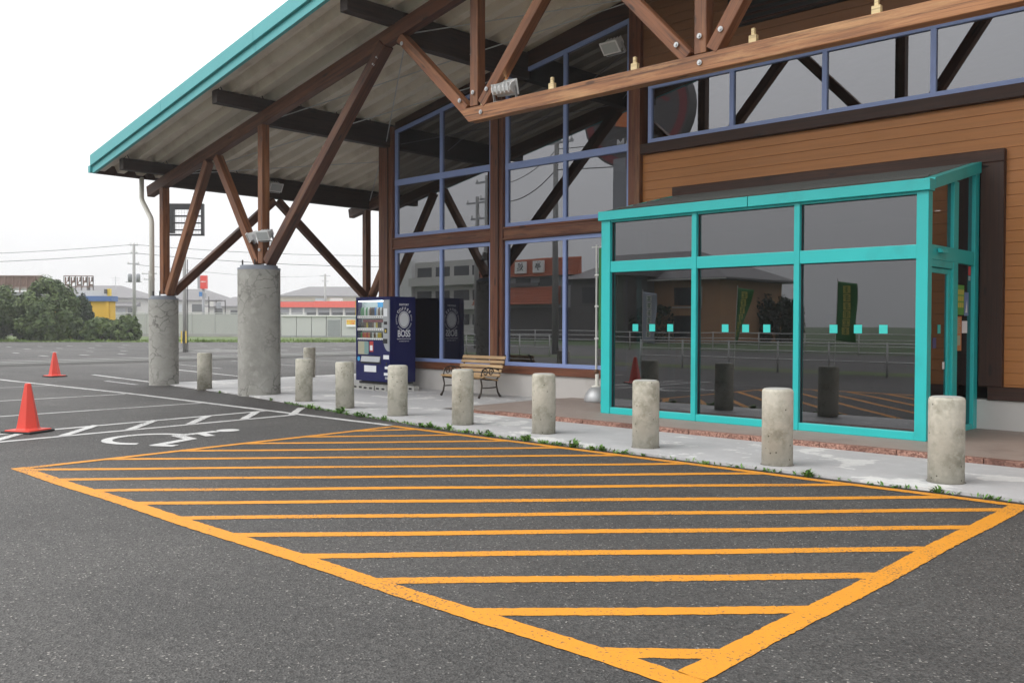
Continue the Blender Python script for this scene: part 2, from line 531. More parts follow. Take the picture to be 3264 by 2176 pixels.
def wloc(p):
    return WORLD[p] if p is not None else Vector((0, 0, 0))


class MB:
    def __init__(s):
        s.v, s.f = [], []

    def add(s, vs, fs):
        o = len(s.v)
        s.v += [tuple(v) for v in vs]
        s.f += [tuple(i + o for i in f) for f in fs]
        return s

    def box(s, x0, x1, y0, y1, z0, z1):
        return s.add([(x0, y0, z0), (x1, y0, z0), (x1, y1, z0), (x0, y1, z0), (x0, y0, z1), (x1, y0, z1), (x1, y1, z1), (x0, y1, z1)],
                     [(0, 3, 2, 1), (4, 5, 6, 7), (0, 1, 5, 4), (1, 2, 6, 5), (2, 3, 7, 6), (3, 0, 4, 7)])

    def beam(s, p0, p1, w, h, up=(0, 0, 1)):
        p0, p1, up = Vector(p0), Vector(p1), Vector(up)
        d = (p1 - p0).normalized()
        if abs(d.dot(up)) > 0.99:
            up = Vector((0, 1, 0))
        sd = d.cross(up).normalized() * (w / 2)
        uu = sd.cross(d).normalized() * (h / 2)
        vs = [q + a * sd + b * uu for q in (p0, p1) for a, b in ((-1, -1), (1, -1), (1, 1), (-1, 1))]
        return s.add(vs, [(0, 1, 2, 3), (7, 6, 5, 4), (0, 4, 5, 1), (1, 5, 6, 2), (2, 6, 7, 3), (3, 7, 4, 0)])

    def prism(s, pts, vec):
        n = len(pts)
        vec = Vector(vec)
        vs = [Vector(p) for p in pts] + [Vector(p) + vec for p in pts]
        return s.add(vs, [tuple(range(n)), tuple(range(2 * n - 1, n - 1, -1))] + [(i, i + n, (i + 1) % n + n, (i + 1) % n) for i in range(n)])

    def lathe(s, prof, n=24, c=(0, 0, 0)):
        vs, fs = [], []
        for r, z in prof:
            for k in range(n):
                a = 2 * math.pi * k / n
                vs.append((c[0] + r * math.cos(a), c[1] + r * math.sin(a), c[2] + z))
        for i in range(len(prof) - 1):
            for k in range(n):
                k2 = (k + 1) % n
                fs.append((i * n + k, i * n + k2, (i + 1) * n + k2, (i + 1) * n + k))
        if prof[0][0] > 0:
            fs.append(tuple(range(n - 1, -1, -1)))
        if prof[-1][0] > 0:
            fs.append(tuple((len(prof) - 1) * n + k for k in range(n)))
        return s.add(vs, fs)

    def tube(s, pts, r, n=8, cap=True):
        pts = [Vector(p) for p in pts]
        rs = r if isinstance(r, (list, tuple)) else [r] * len(pts)
        vs, fs = [], []
        prev = None
        for i, p in enumerate(pts):
            d = (pts[min(i + 1, len(pts) - 1)] - pts[max(i - 1, 0)]).normalized()
            if prev is None:
                a = d.orthogonal().normalized()
            else:
                a = (prev - d * prev.dot(d)).normalized()
            prev = a
            b = d.cross(a)
            for k in range(n):
                t = 2 * math.pi * k / n
                vs.append(p + rs[i] * (math.cos(t) * a + math.sin(t) * b))
        for i in range(len(pts) - 1):
            for k in range(n):
                k2 = (k + 1) % n
                fs.append((i * n + k, i * n + k2, (i + 1) * n + k2, (i + 1) * n + k))
        if cap:
            fs.append(tuple(range(n - 1, -1, -1)))
            fs.append(tuple((len(pts) - 1) * n + k for k in range(n)))
        return s.add(vs, fs)

    def mesh(s, name, mat, off=(0, 0, 0), smooth=False, recalc=True):
        me = bpy.data.meshes.new(name)
        ox, oy, oz = off
        me.from_pydata([(x - ox, y - oy, z - oz) for x, y, z in s.v], [], s.f)
        if recalc:
            bm = bmesh.new()
            bm.from_mesh(me)
            bmesh.ops.recalc_face_normals(bm, faces=bm.faces)
            bm.to_mesh(me)
            bm.free()
        me.materials.append(MATS[mat])
        if smooth:
            for p in me.polygons:
                p.use_smooth = True
        me.update()
        return me

    def build(s, name, mat, parent=None, smooth=False, bevel=0.0, recalc=True, origin=None, auto=None):
        """verts are in world space; the object sits at its parent's origin (or at origin)"""
        base = wloc(parent)
        org = Vector(origin) if origin is not None else base
        me = s.mesh(name, mat, org, smooth, recalc)
        o = bpy.data.objects.new(name, me)
        col.objects.link(o)
        o.parent = parent
        o.location = org - base
        WORLD[o] = org
        if bevel:
            md = o.modifiers.new('bevel', 'BEVEL')
            md.width = bevel
            md.segments = 2
            md.limit_method = 'ANGLE'
            md.angle_limit = R(40)
        if auto is not None and smooth:
            bm = bmesh.new()
            bm.from_mesh(me)
            for e in bm.edges:
                if len(e.link_faces) == 2 and e.calc_face_angle(0) > R(auto):
                    e.smooth = False
            bm.to_mesh(me)
            bm.free()
        return o


def tag(o, label=None, cat=None, group=None, kind=None):
    if label:
        o['label'] = label
    if cat:
        o['category'] = cat
    if group:
        o['group'] = group
    if kind:
        o['kind'] = kind
    return o


def thing(name, loc, label=None, cat=None, group=None, parent=None):
    o = bpy.data.objects.new(name, None)
    col.objects.link(o)
    o.empty_display_size = 0.2
    loc = Vector(loc)
    o.location = loc - wloc(parent)
    o.parent = parent
    WORLD[o] = loc
    return tag(o, label, cat, group)


def place(name, me, loc, parent=None, rot=None, scale=None):
    o = bpy.data.objects.new(name, me)
    col.objects.link(o)
    loc = Vector(loc)
    o.parent = parent
    o.location = loc - wloc(parent)
    if rot:
        o.rotation_euler = rot
    if scale:
        o.scale = scale
    WORLD[o] = loc
    return o


def timber(name, p0, p1, w, h, mat, parent, up=(0, 0, 1), bevel=0.008):
    """a beam whose mesh runs along its local X so the grain follows it"""
    p0, p1, up = Vector(p0), Vector(p1), Vector(up)
    L = (p1 - p0).length
    d = (p1 - p0).normalized()
    if abs(d.dot(up)) > 0.99:
        up = Vector((0, 1, 0))
    sd = up.cross(d).normalized()
    uu = d.cross(sd).normalized()
    me = MB().box(-L / 2, L / 2, -w / 2, w / 2, -h / 2, h / 2).mesh(name, mat)
    o = bpy.data.objects.new(name, me)
    col.objects.link(o)
    mid = (p0 + p1) / 2
    o.parent = parent
    m = Matrix((d, sd, uu)).transposed().to_4x4()
    m.translation = mid - wloc(parent)
    o.matrix_local = m
    WORLD[o] = mid
    if bevel:
        md = o.modifiers.new('bevel', 'BEVEL')
        md.width = bevel
        md.segments = 1
    return o


def copy_tree(o, parent=None):
    c = o.copy()
    col.objects.link(c)
    c.parent = parent
    for ch in list(o.children):
        copy_tree(ch, c)
    return c


FACES = {'-y': ((1, 0, 0), (0, 0, 1), (0, -1, 0)), '+x': ((0, 1, 0), (0, 0, 1), (1, 0, 0)), '+y': ((-1, 0, 0), (0, 0, 1), (0, 1, 0)), '-x': ((0, -1, 0), (0, 0, 1), (-1, 0, 0))}


def text_mesh(body, size, bold=0.0, extrude=0.001):
    c = bpy.data.curves.new('text', 'FONT')
    c.body = body
    c.size = size
    c.align_x = 'CENTER'
    c.align_y = 'CENTER'
    c.extrude = extrude
    c.offset = bold
    o = bpy.data.objects.new('text', c)
    col.objects.link(o)
    bpy.context.view_layer.update()
    me = bpy.data.meshes.new_from_object(o)
    bpy.data.objects.remove(o)
    bpy.data.curves.remove(c)
    return me


def text(name, body, size, mat, parent, loc, face='-y', bold=0.0, rot=0.0, sx=1.0):
    me = text_mesh(body, size, bold)
    me.name = name
    me.materials.clear()
    me.materials.append(MATS[mat])
    o = bpy.data.objects.new(name, me)
    col.objects.link(o)
    ax = FACES[face] if isinstance(face, str) else face
    m = Matrix([Vector(a) for a in ax]).transposed().to_4x4()
    m = m @ Matrix.Rotation(rot, 4, 'Z') @ Matrix.Diagonal((sx, 1, 1, 1))
    o.parent = parent
    m.translation = Vector(loc) - wloc(parent)
    o.matrix_local = m
    WORLD[o] = Vector(loc)
    return o


# ================================================================== THE SETTING
def jitter_strip(mb, a, b, w, z, j=0.006, step=0.12):
    """a painted stripe with a slightly ragged outline"""
    a, b = Vector((*a, 0)), Vector((*b, 0))
    d = (b - a)
    L = d.length
    d.normalize()
    n = Vector((-d.y, d.x, 0))
    k = max(1, int(L / step))
    vs = []
    for i in range(k + 1):
        p = a + d * (L * i / k)
        wob = 0.007 * math.sin(i * 0.09 + a.x * 3)
        l = p + n * (w / 2 + rng.uniform(-j, j) + wob)
        r_ = p - n * (w / 2 + rng.uniform(-j, j) - wob)
        vs += [(l.x, l.y, z), (r_.x, r_.y, z)]
    mb.add(vs, [(2 * i, 2 * i + 1, 2 * i + 3, 2 * i + 2) for i in range(k)])


G = 350.0
gm = MB()
gm.add([(-G, -G, 0), (G, -G, 0), (G, G, 0), (-G, G, 0)], [(0, 1, 2, 3)])
lot = gm.build('parking_lot', 'asphalt', recalc=False)
tag(lot, kind='structure')


def line(a, b, w, mat='white_paint', name='white_line', z=0.004, j=0.006, step=0.12):
    if mat == 'yellow_paint':
        j, step = 0.005, 0.035
    mb = MB()
    jitter_strip(mb, a, b, w, z, j, step)
    return mb.build(name, mat, lot, recalc=False)


# yellow keep-clear box
YC = [(-9.93, 3.22), (-10.16, 8.28), (-2.06, 8.28), (-2.06, 3.22)]
line((-10.02, 3.22), (-1.99, 3.22), 0.145, 'yellow_paint', 'yellow_line', 0.0045)
line((-9.93, 3.29), (-10.16, 8.21), 0.115, 'yellow_paint', 'yellow_line', 0.0045)
line((-10.23, 8.28), (-1.99, 8.28), 0.115, 'yellow_paint', 'yellow_line', 0.0045)
line((-2.06, 8.22), (-2.06, 3.29), 0.145, 'yellow_paint', 'yellow_line', 0.0045)
for i in range(15):
    a = (-2.55 - 0.812 * i, 3.225) if i < 10 else (-9.96 - 0.04 * (i - 10), 4.11 + 0.86 * (i - 10))
    b = (-2.07, 3.64 + 0.885 * i) if i < 6 else (-2.60 - 0.885 * (i - 6), 8.275)
    line(a, b, 0.122, 'yellow_paint', 'yellow_stripe', 0.003)
# white bays
line((-26.4, 7.80), (-18.5, 8.22), 0.12)
line((-18.5, 8.22), (-10.32, 8.33), 0.12)
for x, y1 in ((-25.6, 7.75), (-22.4, 7.92), (-18.7, 8.1), (-15.65, 8.18)):
    line((x, 1.5), (x, y1), 0.10, 'white_paint_old' if x < -20 else 'white_paint')
line((-13.05, 2.4), (-13.50, 8.2), 0.11)
line((-12.25, 2.4), (-12.60, 8.2), 0.11)
for k in range(7):
    y = 2.75 + 0.9 * k
    x0 = -12.3 - 0.06 * (k / 1.2)
    line((x0, y), (x0 - 0.92, y + 0.80), 0.125, z=0.008, name='hatch_stripe')
line((-26.2, 10.42), (-21.2, 10.12), 0.11)
line((-27.5, 13.4), (-21.9, 12.9), 0.11)
line((-23.2, 9.55), (-21.3, 9.50), 0.11, 'white_paint_old')
for y in (15.2, 18.0, 20.8, 23.6):
    line((-32.0, y), (-26.8, y - 0.5), 0.10, 'white_paint_old')
# far bays: short ticks in rows
for x0, y0, n in ((-41.5, 14.6, 13), (-46.2, 15.0, 13), (-52.6, 17.6, 14), (-57.6, 18.3, 14)):
    for k in range(n):
        line((x0 + rng.uniform(-.1, .1), y0 + 1.72 * k), (x0 - 0.95, y0 + 1.72 * k), 0.14, 'white_paint', 'white_tick', step=0.5)
for x in (-38.2, -49.5):
    line((x, 8.0), (x, 44.0), 0.12, 'white_paint_old', step=0.8)
# wheelchair symbol
sy = MB()


def flat_poly(mb, pts, z=0.006):
    o = len(mb.v)
    mb.v += [(x, y, z) for x, y in pts]
    mb.f.append(tuple(range(o, o + len(pts))))


def thick_path(mb, pts, w, z=0.006):
    for i in range(len(pts) - 1):
        a, b = Vector((*pts[i], 0)), Vector((*pts[i + 1], 0))
        d = (b - a).normalized()
        n = Vector((-d.y, d.x, 0)) * w / 2
        e = d * (w * 0.25)
        flat_poly(mb, [((a - e + n).x, (a - e + n).y), ((a - e - n).x, (a - e - n).y), ((b + e - n).x, (b + e - n).y), ((b + e + n).x, (b + e + n).y)], z + i * 0.0004)


flat_poly(sy, [(-11.42 + 0.155 * math.cos(t * R(18)), 6.36 + 0.155 * math.sin(t * R(18))) for t in range(20)])
thick_path(sy, [(-11.42, 6.16), (-11.36, 5.60), (-10.92, 5.56), (-10.66, 4.98), (-10.46, 5.10)], 0.15)
thick_path(sy, [(-11.38, 5.93), (-11.02, 5.88)], 0.13, 0.0085)
C0 = (-11.32, 5.20)
ring = []
for t in range(104, 329, 9):
    ring.append((C0[0] + 0.50 * math.cos(R(t)), C0[1] + 0.50 * math.sin(R(t))))
o = len(sy.v)
for t in range(104, 329, 9):
    for rr_ in (0.43, 0.56):
        sy.v.append((C0[0] + rr_ * math.cos(R(t)), C0[1] + rr_ * math.sin(R(t)), 0.005))
for i in range(len(range(104, 329, 9)) - 1):
    sy.f.append((o + 2 * i, o + 2 * i + 1, o + 2 * i + 3, o + 2 * i + 2))
sy.build('wheelchair_symbol', 'white_paint', lot, recalc=False)
# strip of newer, darker asphalt along the walkway
KERB = [(-21.05, 9.98), (-18.5, 9.76), (-16.6, 9.60), (-14.7, 9.30), (-12.84, 8.98), (-11.0, 8.73), (-9.3, 8.53), (-7.0, 8.45), (-4.5, 8.44), (-2.0, 8.44), (3.0, 8.44), (14.0, 8.44)]
ns = MB()
top, bot = [], []
for x, y in KERB[:6]:
    top.append((x, y + 0.05))
    bot.append((x, 8.42 + 0.05 * math.sin(x * 2.1)))
pts = [(-24.2, 9.3), (-22.6, 9.9)] + top + [(-11.0, 8.44)] + bot[::-1][1:] + [(-23.5, 8.35)]
flat_poly(ns, pts, 0.0022)
ns.build('asphalt_patch', 'asphalt_new', lot)
# low kerb lines crossing the far part of the lot
for x in (-33.0, -34.4):
    k = MB()
    k.beam((x, 4.0, 0.05), (x - 0.6, 42.0, 0.05), 0.16, 0.10)
    k.build('low_kerb', 'pole_concrete', lot, bevel=0.01)

# walkway
WZ = 0.030
wk = MB()
back = 13.45
n = len(KERB)
vs = [(x, y, WZ) for x, y in KERB] + [(x, y, -0.02) for x, y in KERB] + [(-21.25, 24.0, WZ), (14.0, 24.0, WZ)] + [(-21.25, 24, -0.02)]
fs = [(i, i + 1, n + i + 1, n + i) for i in range(n - 1)]
fs.append(tuple([2 * n] + list(range(n)) + [2 * n + 1]))
fs.append((0, 2 * n, 2 * n + 2, n))
wk.add(vs, fs)
walk = wk.build('walkway', 'walk_concrete')
tag(walk, kind='structure')
# raised brown paving in front of the entrance, with granite edge stones
PZ = 0.085
pv = MB()
pv.prism([(-10.95, 10.40, 0), (14, 10.40, 0), (14, 13.35, 0), (-10.95, 13.35, 0)], (0, 0, PZ))
pv.add([(-10.95, 10.40, PZ - 0.002), (-10.95, 13.35, PZ - 0.002), (-11.55, 13.35, WZ - 0.004), (-11.55, 10.40, WZ - 0.004)], [(0, 1, 2, 3)])
pav = pv.build('entrance_paving', 'brown_paving')
tag(pav, kind='structure')
x = -11.0
while x < 13:
    L = 0.90
    z0 = PZ if x > -10.9 else 0.06
    e = MB().box(x + 0.004, x + L - 0.004, 10.28, 10.395, -0.01, z0 + 0.004 + rng.uniform(-.001, .001))
    e.build('edge_stone', 'granite', pav, bevel=0.006)
    x += L
# dirt line between kerb and asphalt
dm = MB()
for i in range(n - 1):
    (x0, y0), (x1, y1) = KERB[i], KERB[i + 1]
    k = 14
    for s in range(k):
        xa, ya = x0 + (x1 - x0) * s / k, y0 + (y1 - y0) * s / k
        xb, yb = x0 + (x1 - x0) * (s + 1) / k, y0 + (y1 - y0) * (s + 1) / k
        w0 = 0.05 + 0.035 * math.sin(xa * 5) + 0.025 * math.sin(xa * 13 + 1)
        w1 = 0.05 + 0.035 * math.sin(xb * 5) + 0.025 * math.sin(xb * 13 + 1)
        if x1 < 4:
            dm.add([(xa, ya + 0.002, 0.0035), (xa, ya - w0, 0.0035), (xb, yb - w1, 0.0035), (xb, yb + 0.002, 0.0035)], [(0, 1, 2, 3)])
dm.build('dirt_seam', 'soil', lot, recalc=False)

# ================================================================== STORE BUILDING
YW = 13.30          # front face of the wall
YT = 10.00          # truss plane
RIDGE_X = -2.0
store = thing('store_building', (-2.0, 13.3, 0), 'large timber store with teal roof edge, brown siding and glass entrance porch', 'building')


def deckz(x):       # underside of the roof deck
    return 5.05 + 0.19 * ((x if x <= RIDGE_X else 2 * RIDGE_X - x) + 21.75)


def chordz(x):      # centre line of the truss top chord
    return 4.73 + 0.192 * ((x if x <= RIDGE_X else 2 * RIDGE_X - x) + 21.28)


# --- shell: plinth, backing walls, floor, hidden sides
MB().box(-16.75, 12.75, YW - 0.045, YW + 0.25, -0.02, 0.48).build('plinth', 'plinth_render', store, bevel=0.006)
bw = MB()
bw.box(-9.50, 5.5, YW + 0.03, YW + 0.22, 3.86, 4.50)
bw.box(-9.50, -8.62, YW + 0.03, YW + 0.22, 0.48, 3.86)
bw.box(-3.66, 5.5, YW + 0.03, YW + 0.22, 0.48, 3.86)
bw.prism([(-9.50, YW + 0.03, 5.90), (5.5, YW + 0.03, 5.90), (5.5, YW + 0.03, deckz(5.5)), (-2, YW + 0.03, deckz(-2)), (-9.5, YW + 0.03, deckz(-9.5))], (0, 0.19, 0))
bw.build('wall', 'trim_wood', store)
def side_wall(pts, vec):
    MB().prism(pts, vec).build('side_wall', 'siding_dark', store)


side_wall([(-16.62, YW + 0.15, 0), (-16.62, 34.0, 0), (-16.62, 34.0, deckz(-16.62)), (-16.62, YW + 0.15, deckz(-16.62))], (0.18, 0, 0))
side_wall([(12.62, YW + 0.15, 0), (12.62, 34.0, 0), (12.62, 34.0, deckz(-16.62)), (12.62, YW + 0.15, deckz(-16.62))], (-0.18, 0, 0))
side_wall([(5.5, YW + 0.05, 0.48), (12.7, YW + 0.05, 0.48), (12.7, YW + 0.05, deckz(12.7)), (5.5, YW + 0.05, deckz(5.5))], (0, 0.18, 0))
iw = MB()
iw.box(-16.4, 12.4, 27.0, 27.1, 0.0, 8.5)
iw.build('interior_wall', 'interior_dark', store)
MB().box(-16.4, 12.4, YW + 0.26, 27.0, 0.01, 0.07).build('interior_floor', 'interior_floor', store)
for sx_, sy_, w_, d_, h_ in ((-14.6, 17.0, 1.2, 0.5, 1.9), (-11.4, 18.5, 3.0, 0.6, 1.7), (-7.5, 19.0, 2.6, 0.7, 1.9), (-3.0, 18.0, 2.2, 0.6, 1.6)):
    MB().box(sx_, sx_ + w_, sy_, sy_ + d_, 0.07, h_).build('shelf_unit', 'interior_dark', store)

# --- posts and horizontal timbers on the wall
for x, w in ((-16.55, 0.50), (-12.96, 0.36), (-9.53, 0.25)):
    zt = deckz(x) - 0.05
    timber('post', (x, YW + 0.05, 0.49), (x, YW + 0.05, zt), w, 0.26, 'post_wood', store, up=(0, 1, 0))
    if w > 0.3:
        timber('post_batten', (x + w * 0.22, YW - 0.10, 0.50), (x + w * 0.22, YW - 0.10, zt - 0.1), 0.03, 0.03, 'trim_wood', store, up=(0, 1, 0))
BAYS = ((-16.29, -13.15), (-12.77, -9.66))
for x0, x1 in BAYS:
    timber('sill_beam', (x0, YW + 0.02, 0.556), (x1, YW + 0.02, 0.556), 0.24, 0.150, 'post_wood', store)
    timber('transom_beam', (x0, YW + 0.04, 3.305), (x1, YW + 0.04, 3.305), 0.20, 0.27, 'post_wood', store)
    timber('transom_moulding', (x0, YW - 0.075, 3.415), (x1, YW - 0.075, 3.415), 0.03, 0.035, 'post_wood', store)
    timber('transom_moulding', (x0, YW - 0.075, 3.195), (x1, YW - 0.075, 3.195), 0.03, 0.035, 'post_wood', store)


def window(x0, x1, z0, z1, mull, rails=(), slant=False, fr=0.075, mat='glass_wall', y=YW + 0.02):
    """a glazed opening: frame mesh with its panes as children"""
    zt = (lambda x: z1) if not slant else (lambda x: z1 + 0.165 * (x - x0))
    f = MB()
    f.box(x0, x1, y - 0.03, y + 0.05, z0, z0 + fr)
    f.prism([(x0, y - 0.03, zt(x0) - fr), (x1, y - 0.03, zt(x1) - fr), (x1, y - 0.03, zt(x1)), (x0, y - 0.03, zt(x0))], (0, 0.08, 0))
    f.prism([(x0, y - 0.028, z0 + fr), (x0 + fr, y - 0.028, z0 + fr), (x0 + fr, y - 0.028, zt(x0 + fr) - fr), (x0, y - 0.028, zt(x0) - fr)], (0, 0.076, 0))
    f.prism([(x1 - fr, y - 0.028, z0 + fr), (x1, y - 0.028, z0 + fr), (x1, y - 0.028, zt(x1) - fr), (x1 - fr, y - 0.028, zt(x1 - fr) - fr)], (0, 0.076, 0))
    ms = [x0 + fr] + [m for m in mull] + [x1 - fr]
    for m in mull:
        f.prism([(m - fr / 2, y - 0.027, z0 + fr), (m + fr / 2, y - 0.027, z0 + fr), (m + fr / 2, y - 0.027, zt(m + fr / 2) - fr), (m - fr / 2, y - 0.027, zt(m - fr / 2) - fr)], (0, 0.074, 0))
    for rz in rails:
        f.box(x0 + 0.01, x1 - 0.01, y - 0.042, y + 0.04, rz - 0.065, rz + 0.065)
    win = f.build('window', 'frame_blue', store)
    zs = [z0 + fr] + list(rails)
    for i in range(len(ms) - 1):
        a = ms[i] + (fr / 2 if i else 0) - 0.005
        b = ms[i + 1] - (fr / 2 if i + 1 < len(ms) - 1 else 0) + 0.005
        for k, zb in enumerate(zs):
            zb2 = zb - 0.01 + (0.065 if k else 0)
            if k + 1 < len(zs):
                ta = tb = zs[k + 1] - 0.055
            else:
                ta, tb = zt(a) - fr + 0.01, zt(b) - fr + 0.01
            g = MB()
            tilt = rng.uniform(-0.0016, 0.0016)
            g.prism([(a, y + 0.012, zb2), (b, y + 0.012 + tilt, zb2), (b, y + 0.012 + tilt, tb), (a, y + 0.012, ta)], (0, 0.008, 0))
            g.build('pane', mat, win)
    return win


window(-16.29, -13.15, 0.635, 3.165, (-14.72,))
window(-12.77, -9.66, 0.635, 3.165, (-11.2,))
window(-16.29, -13.15, 3.445, deckz(-16.29) - 0.18, (-14.72,), (4.70,), slant=True)
window(-12.77, -9.66, 3.445, deckz(-12.77) - 0.30, (-11.2,), (4.66,), slant=True)
window(-9.28, 5.4, 4.665, 5.70, (-7.63, -6.05, -4.47, -2.85, -1.25, 0.35, 1.95, 3.6))
for i, (x0, x1) in enumerate(BAYS):
    a = MB().prism([(x0, YW + 0.0, deckz(x0) - (0.17 if i == 0 else 0.30)), (x1, YW, deckz(x1) - (0.17 if i == 0 else 0.36)), (x1, YW, deckz(x1) - 0.0), (x0, YW, deckz(x0) - 0.0)], (0, 0.18, 0))
    a.build('gable_board', 'trim_wood', store)
timber('band_trim', (-9.40, YW - 0.02, 4.573), (5.4, YW - 0.02, 4.573), 0.11, 0.18, 'trim_wood', store)
timber('band_trim', (-9.40, YW - 0.02, 5.79), (5.4, YW - 0.02, 5.79), 0.11, 0.17, 'trim_wood', store)

# --- siding boards, one object each
BH = 0.158


def plank_mesh(L, mat):
    return MB().prism([(0, 0, 0.001), (0, -0.020, 0.001), (0, -0.020, BH - 0.007), (0, -0.011, BH - 0.001), (0, 0.0, BH - 0.001)], (L, 0, 0)).mesh('plank', mat)


PM = {}


def plank(x0, x1, z, mat='siding_wood'):
    key = (round(x1 - x0, 2), mat)
    if key not in PM:
        PM[key] = plank_mesh(x1 - x0, mat)
    place('plank', PM[key], (x0, YW + 0.032, z), store)


z = 4.484 - BH
while z > 0.40:
    joints = rng.choice(((-5.8,), (-4.2,), (-7.0,), (-5.0,)))
    if z > 3.84:
        j = joints[0] + rng.uniform(-.3, .3)
        plank(-9.40, round(j, 1), z)
        plank(round(j, 1), 5.4, z)
    else:
        plank(-9.40, -8.62, z)
        plank(-3.62, 5.4, z)
    z -= BH
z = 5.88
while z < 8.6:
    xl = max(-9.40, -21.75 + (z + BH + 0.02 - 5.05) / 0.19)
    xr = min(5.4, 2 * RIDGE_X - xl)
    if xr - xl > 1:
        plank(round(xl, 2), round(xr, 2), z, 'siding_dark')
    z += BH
# vent louvre high on the wall
lv = MB().box(-7.7, 3.7, YW - 0.03, YW + 0.02, 6.32, 7.3).build('louvre_backing', 'dark_metal', store)
lm = MB().prism([(0, 0, 0), (0, -0.06, -0.05), (0, -0.06, -0.035), (0, 0, 0.015)], (11.3, 0, 0)).mesh('louvre_slat', 'trim_wood')
for k in range(9):
    place('louvre_slat', lm, (-7.65, YW - 0.03, 6.38 + 0.105 * k), store)

# --- door surround on the wall
timber('porch_surround', (-8.72, YW - 0.03, 3.75), (-3.52, YW - 0.03, 3.75), 0.12, 0.17, 'trim_wood', store)
timber('porch_surround', (-3.665, YW - 0.03, 0.66), (-3.665, YW - 0.03, 3.663), 0.29, 0.12, 'trim_wood', store, up=(0, 1, 0))
timber('porch_surround', (-8.63, YW - 0.03, 3.30), (-8.63, YW - 0.03, 3.663), 0.17, 0.12, 'trim_wood', store, up=(0, 1, 0))
timber('sill_beam', (-3.70, YW - 0.02, 0.57), (5.4, YW - 0.02, 0.57), 0.12, 0.18, 'trim_wood', store)
timber('sill_beam', (-9.40, YW - 0.02, 0.57), (-8.75, YW - 0.02, 0.57), 0.12, 0.18, 'trim_wood', store)
fl = MB()
fl.box(-8.54, -3.72, YW - 0.05, YW + 0.0, 3.50, 3.664)
fl.box(-8.54, -3.72, YW - 0.09, YW - 0.05, 3.60, 3.625)
fl.box(-8.54, -3.72, YW - 0.08, YW - 0.05, 3.545, 3.56)
fl.build('flashing', 'flashing_grey', store)

# --- roof deck: deep trapezoid sheets running up the slope
Y0R, Y1R = 8.80, 34.0
PITCH_ = 0.46
prof = []
y = Y0R
while y < Y1R:
    prof += [(y, 0.0), (y + 0.16, 0.0), (y + 0.23, 0.15), (y + 0.39, 0.15)]
    y += PITCH_
prof.append((y, 0.0))
XE = -21.85
for side in (0, 1):
    d = MB()
    xa, xb = (XE, RIDGE_X) if side == 0 else (2 * RIDGE_X - XE, RIDGE_X)
    za, zb = deckz(xa), deckz(RIDGE_X)
    m = len(prof)
    d.add([(xa, yy, za + zz) for yy, zz in prof] + [(xb, yy, zb + zz) for yy, zz in prof], [(i, i + 1, m + i + 1, m + i) for i in range(m - 1)])
    d.build('roof_deck', 'deck_metal', store, recalc=False)
    t = MB()
    t.prism([(xa, Y0R - 0.03, za + 0.17), (xb, Y0R - 0.03, zb + 0.17), (xb, Y0R - 0.03, zb + 0.30), (xa, Y0R - 0.03, za + 0.30)], (0, Y1R - Y0R, 0))
    t.build('roof_cover', 'roof_metal', store)
    # fascia in lengths with a hair gap
    L = 3.62
    cnt = int(abs(xb - xa) / L) + 1
    sgn = 1 if side == 0 else -1
    for k in range(cnt):
        x0 = xa + sgn * (k * L)
        x1 = xa + sgn * min((k + 1) * L - 0.006, abs(xb - xa))
        u = MB()
        u.prism([(x0, 8.66, deckz(x0) + 0.125), (x1, 8.66, deckz(x1) + 0.125), (x1, 8.66, deckz(x1) + 0.375), (x0, 8.66, deckz(x0) + 0.375)], (0, 0.10, 0))
        u.build('fascia_panel', 'teal_fascia', store, bevel=0.004)
        u = MB()
        u.prism([(x0, 8.715, deckz(x0) - 0.045), (x1, 8.715, deckz(x1) - 0.045), (x1, 8.715, deckz(x1) + 0.12), (x0, 8.715, deckz(x0) + 0.12)], (0, 0.075, 0))
        u.build('fascia_panel', 'teal_fascia', store, bevel=0.003)
# eave end: gutter and closing board
MB().box(XE - 0.02, XE + 0.10, 8.80, Y1R, deckz(XE) - 0.04, deckz(XE) + 0.36).build('eave_board', 'trim_wood', store)
MB().box(XE - 0.14, XE - 0.025, 8.67, Y1R, deckz(XE) - 0.02, deckz(XE) + 0.14).build('gutter', 'teal_fascia', store, bevel=0.006)

# --- purlins
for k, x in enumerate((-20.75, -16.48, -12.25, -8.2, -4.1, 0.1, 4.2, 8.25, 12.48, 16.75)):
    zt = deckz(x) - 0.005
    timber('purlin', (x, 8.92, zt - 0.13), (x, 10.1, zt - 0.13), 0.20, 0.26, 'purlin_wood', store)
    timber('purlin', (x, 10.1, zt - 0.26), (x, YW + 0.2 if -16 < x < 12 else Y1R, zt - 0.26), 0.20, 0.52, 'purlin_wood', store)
    clip = MB()
    yy = 8.98
    while yy < 13.0:
        clip.beam((x - 0.11, yy + 0.02, zt - 0.05), (x - 0.11, yy + 0.12, zt + 0.13), 0.016, 0.016)
        clip.beam((x - 0.11, yy + 0.22, zt - 0.05), (x - 0.11, yy + 0.12, zt + 0.13), 0.016, 0.016)
        yy += PITCH_ * 2
    if k < 5:
        clip.build('deck_clip', 'dark_metal', store)

# --- front truss
BW = 0.175


def bolt(part, x, y, z):
    b = MB().tube([(x, y, z), (x, y - 0.012, z)], 0.034, 12)
    b.tube([(x, y - 0.012, z), (x, y - 0.026, z)], 0.018, 6)
    o = b.build('bolt', 'galvanised', store)
    mw = o.location.copy()
    o.parent = part
    o.matrix_parent_inverse = part.matrix_basis.inverted()


def web(name, x0, z0, x1, z1, mat='brace_wood', w=BW, h=BW, yo=0.0):
    return timber(name, (x0, YT + yo, z0), (x1, YT + yo, z1), w, h, mat, store, up=(0, 1, 0))


def mirror(x):
    return 2 * RIDGE_X - x


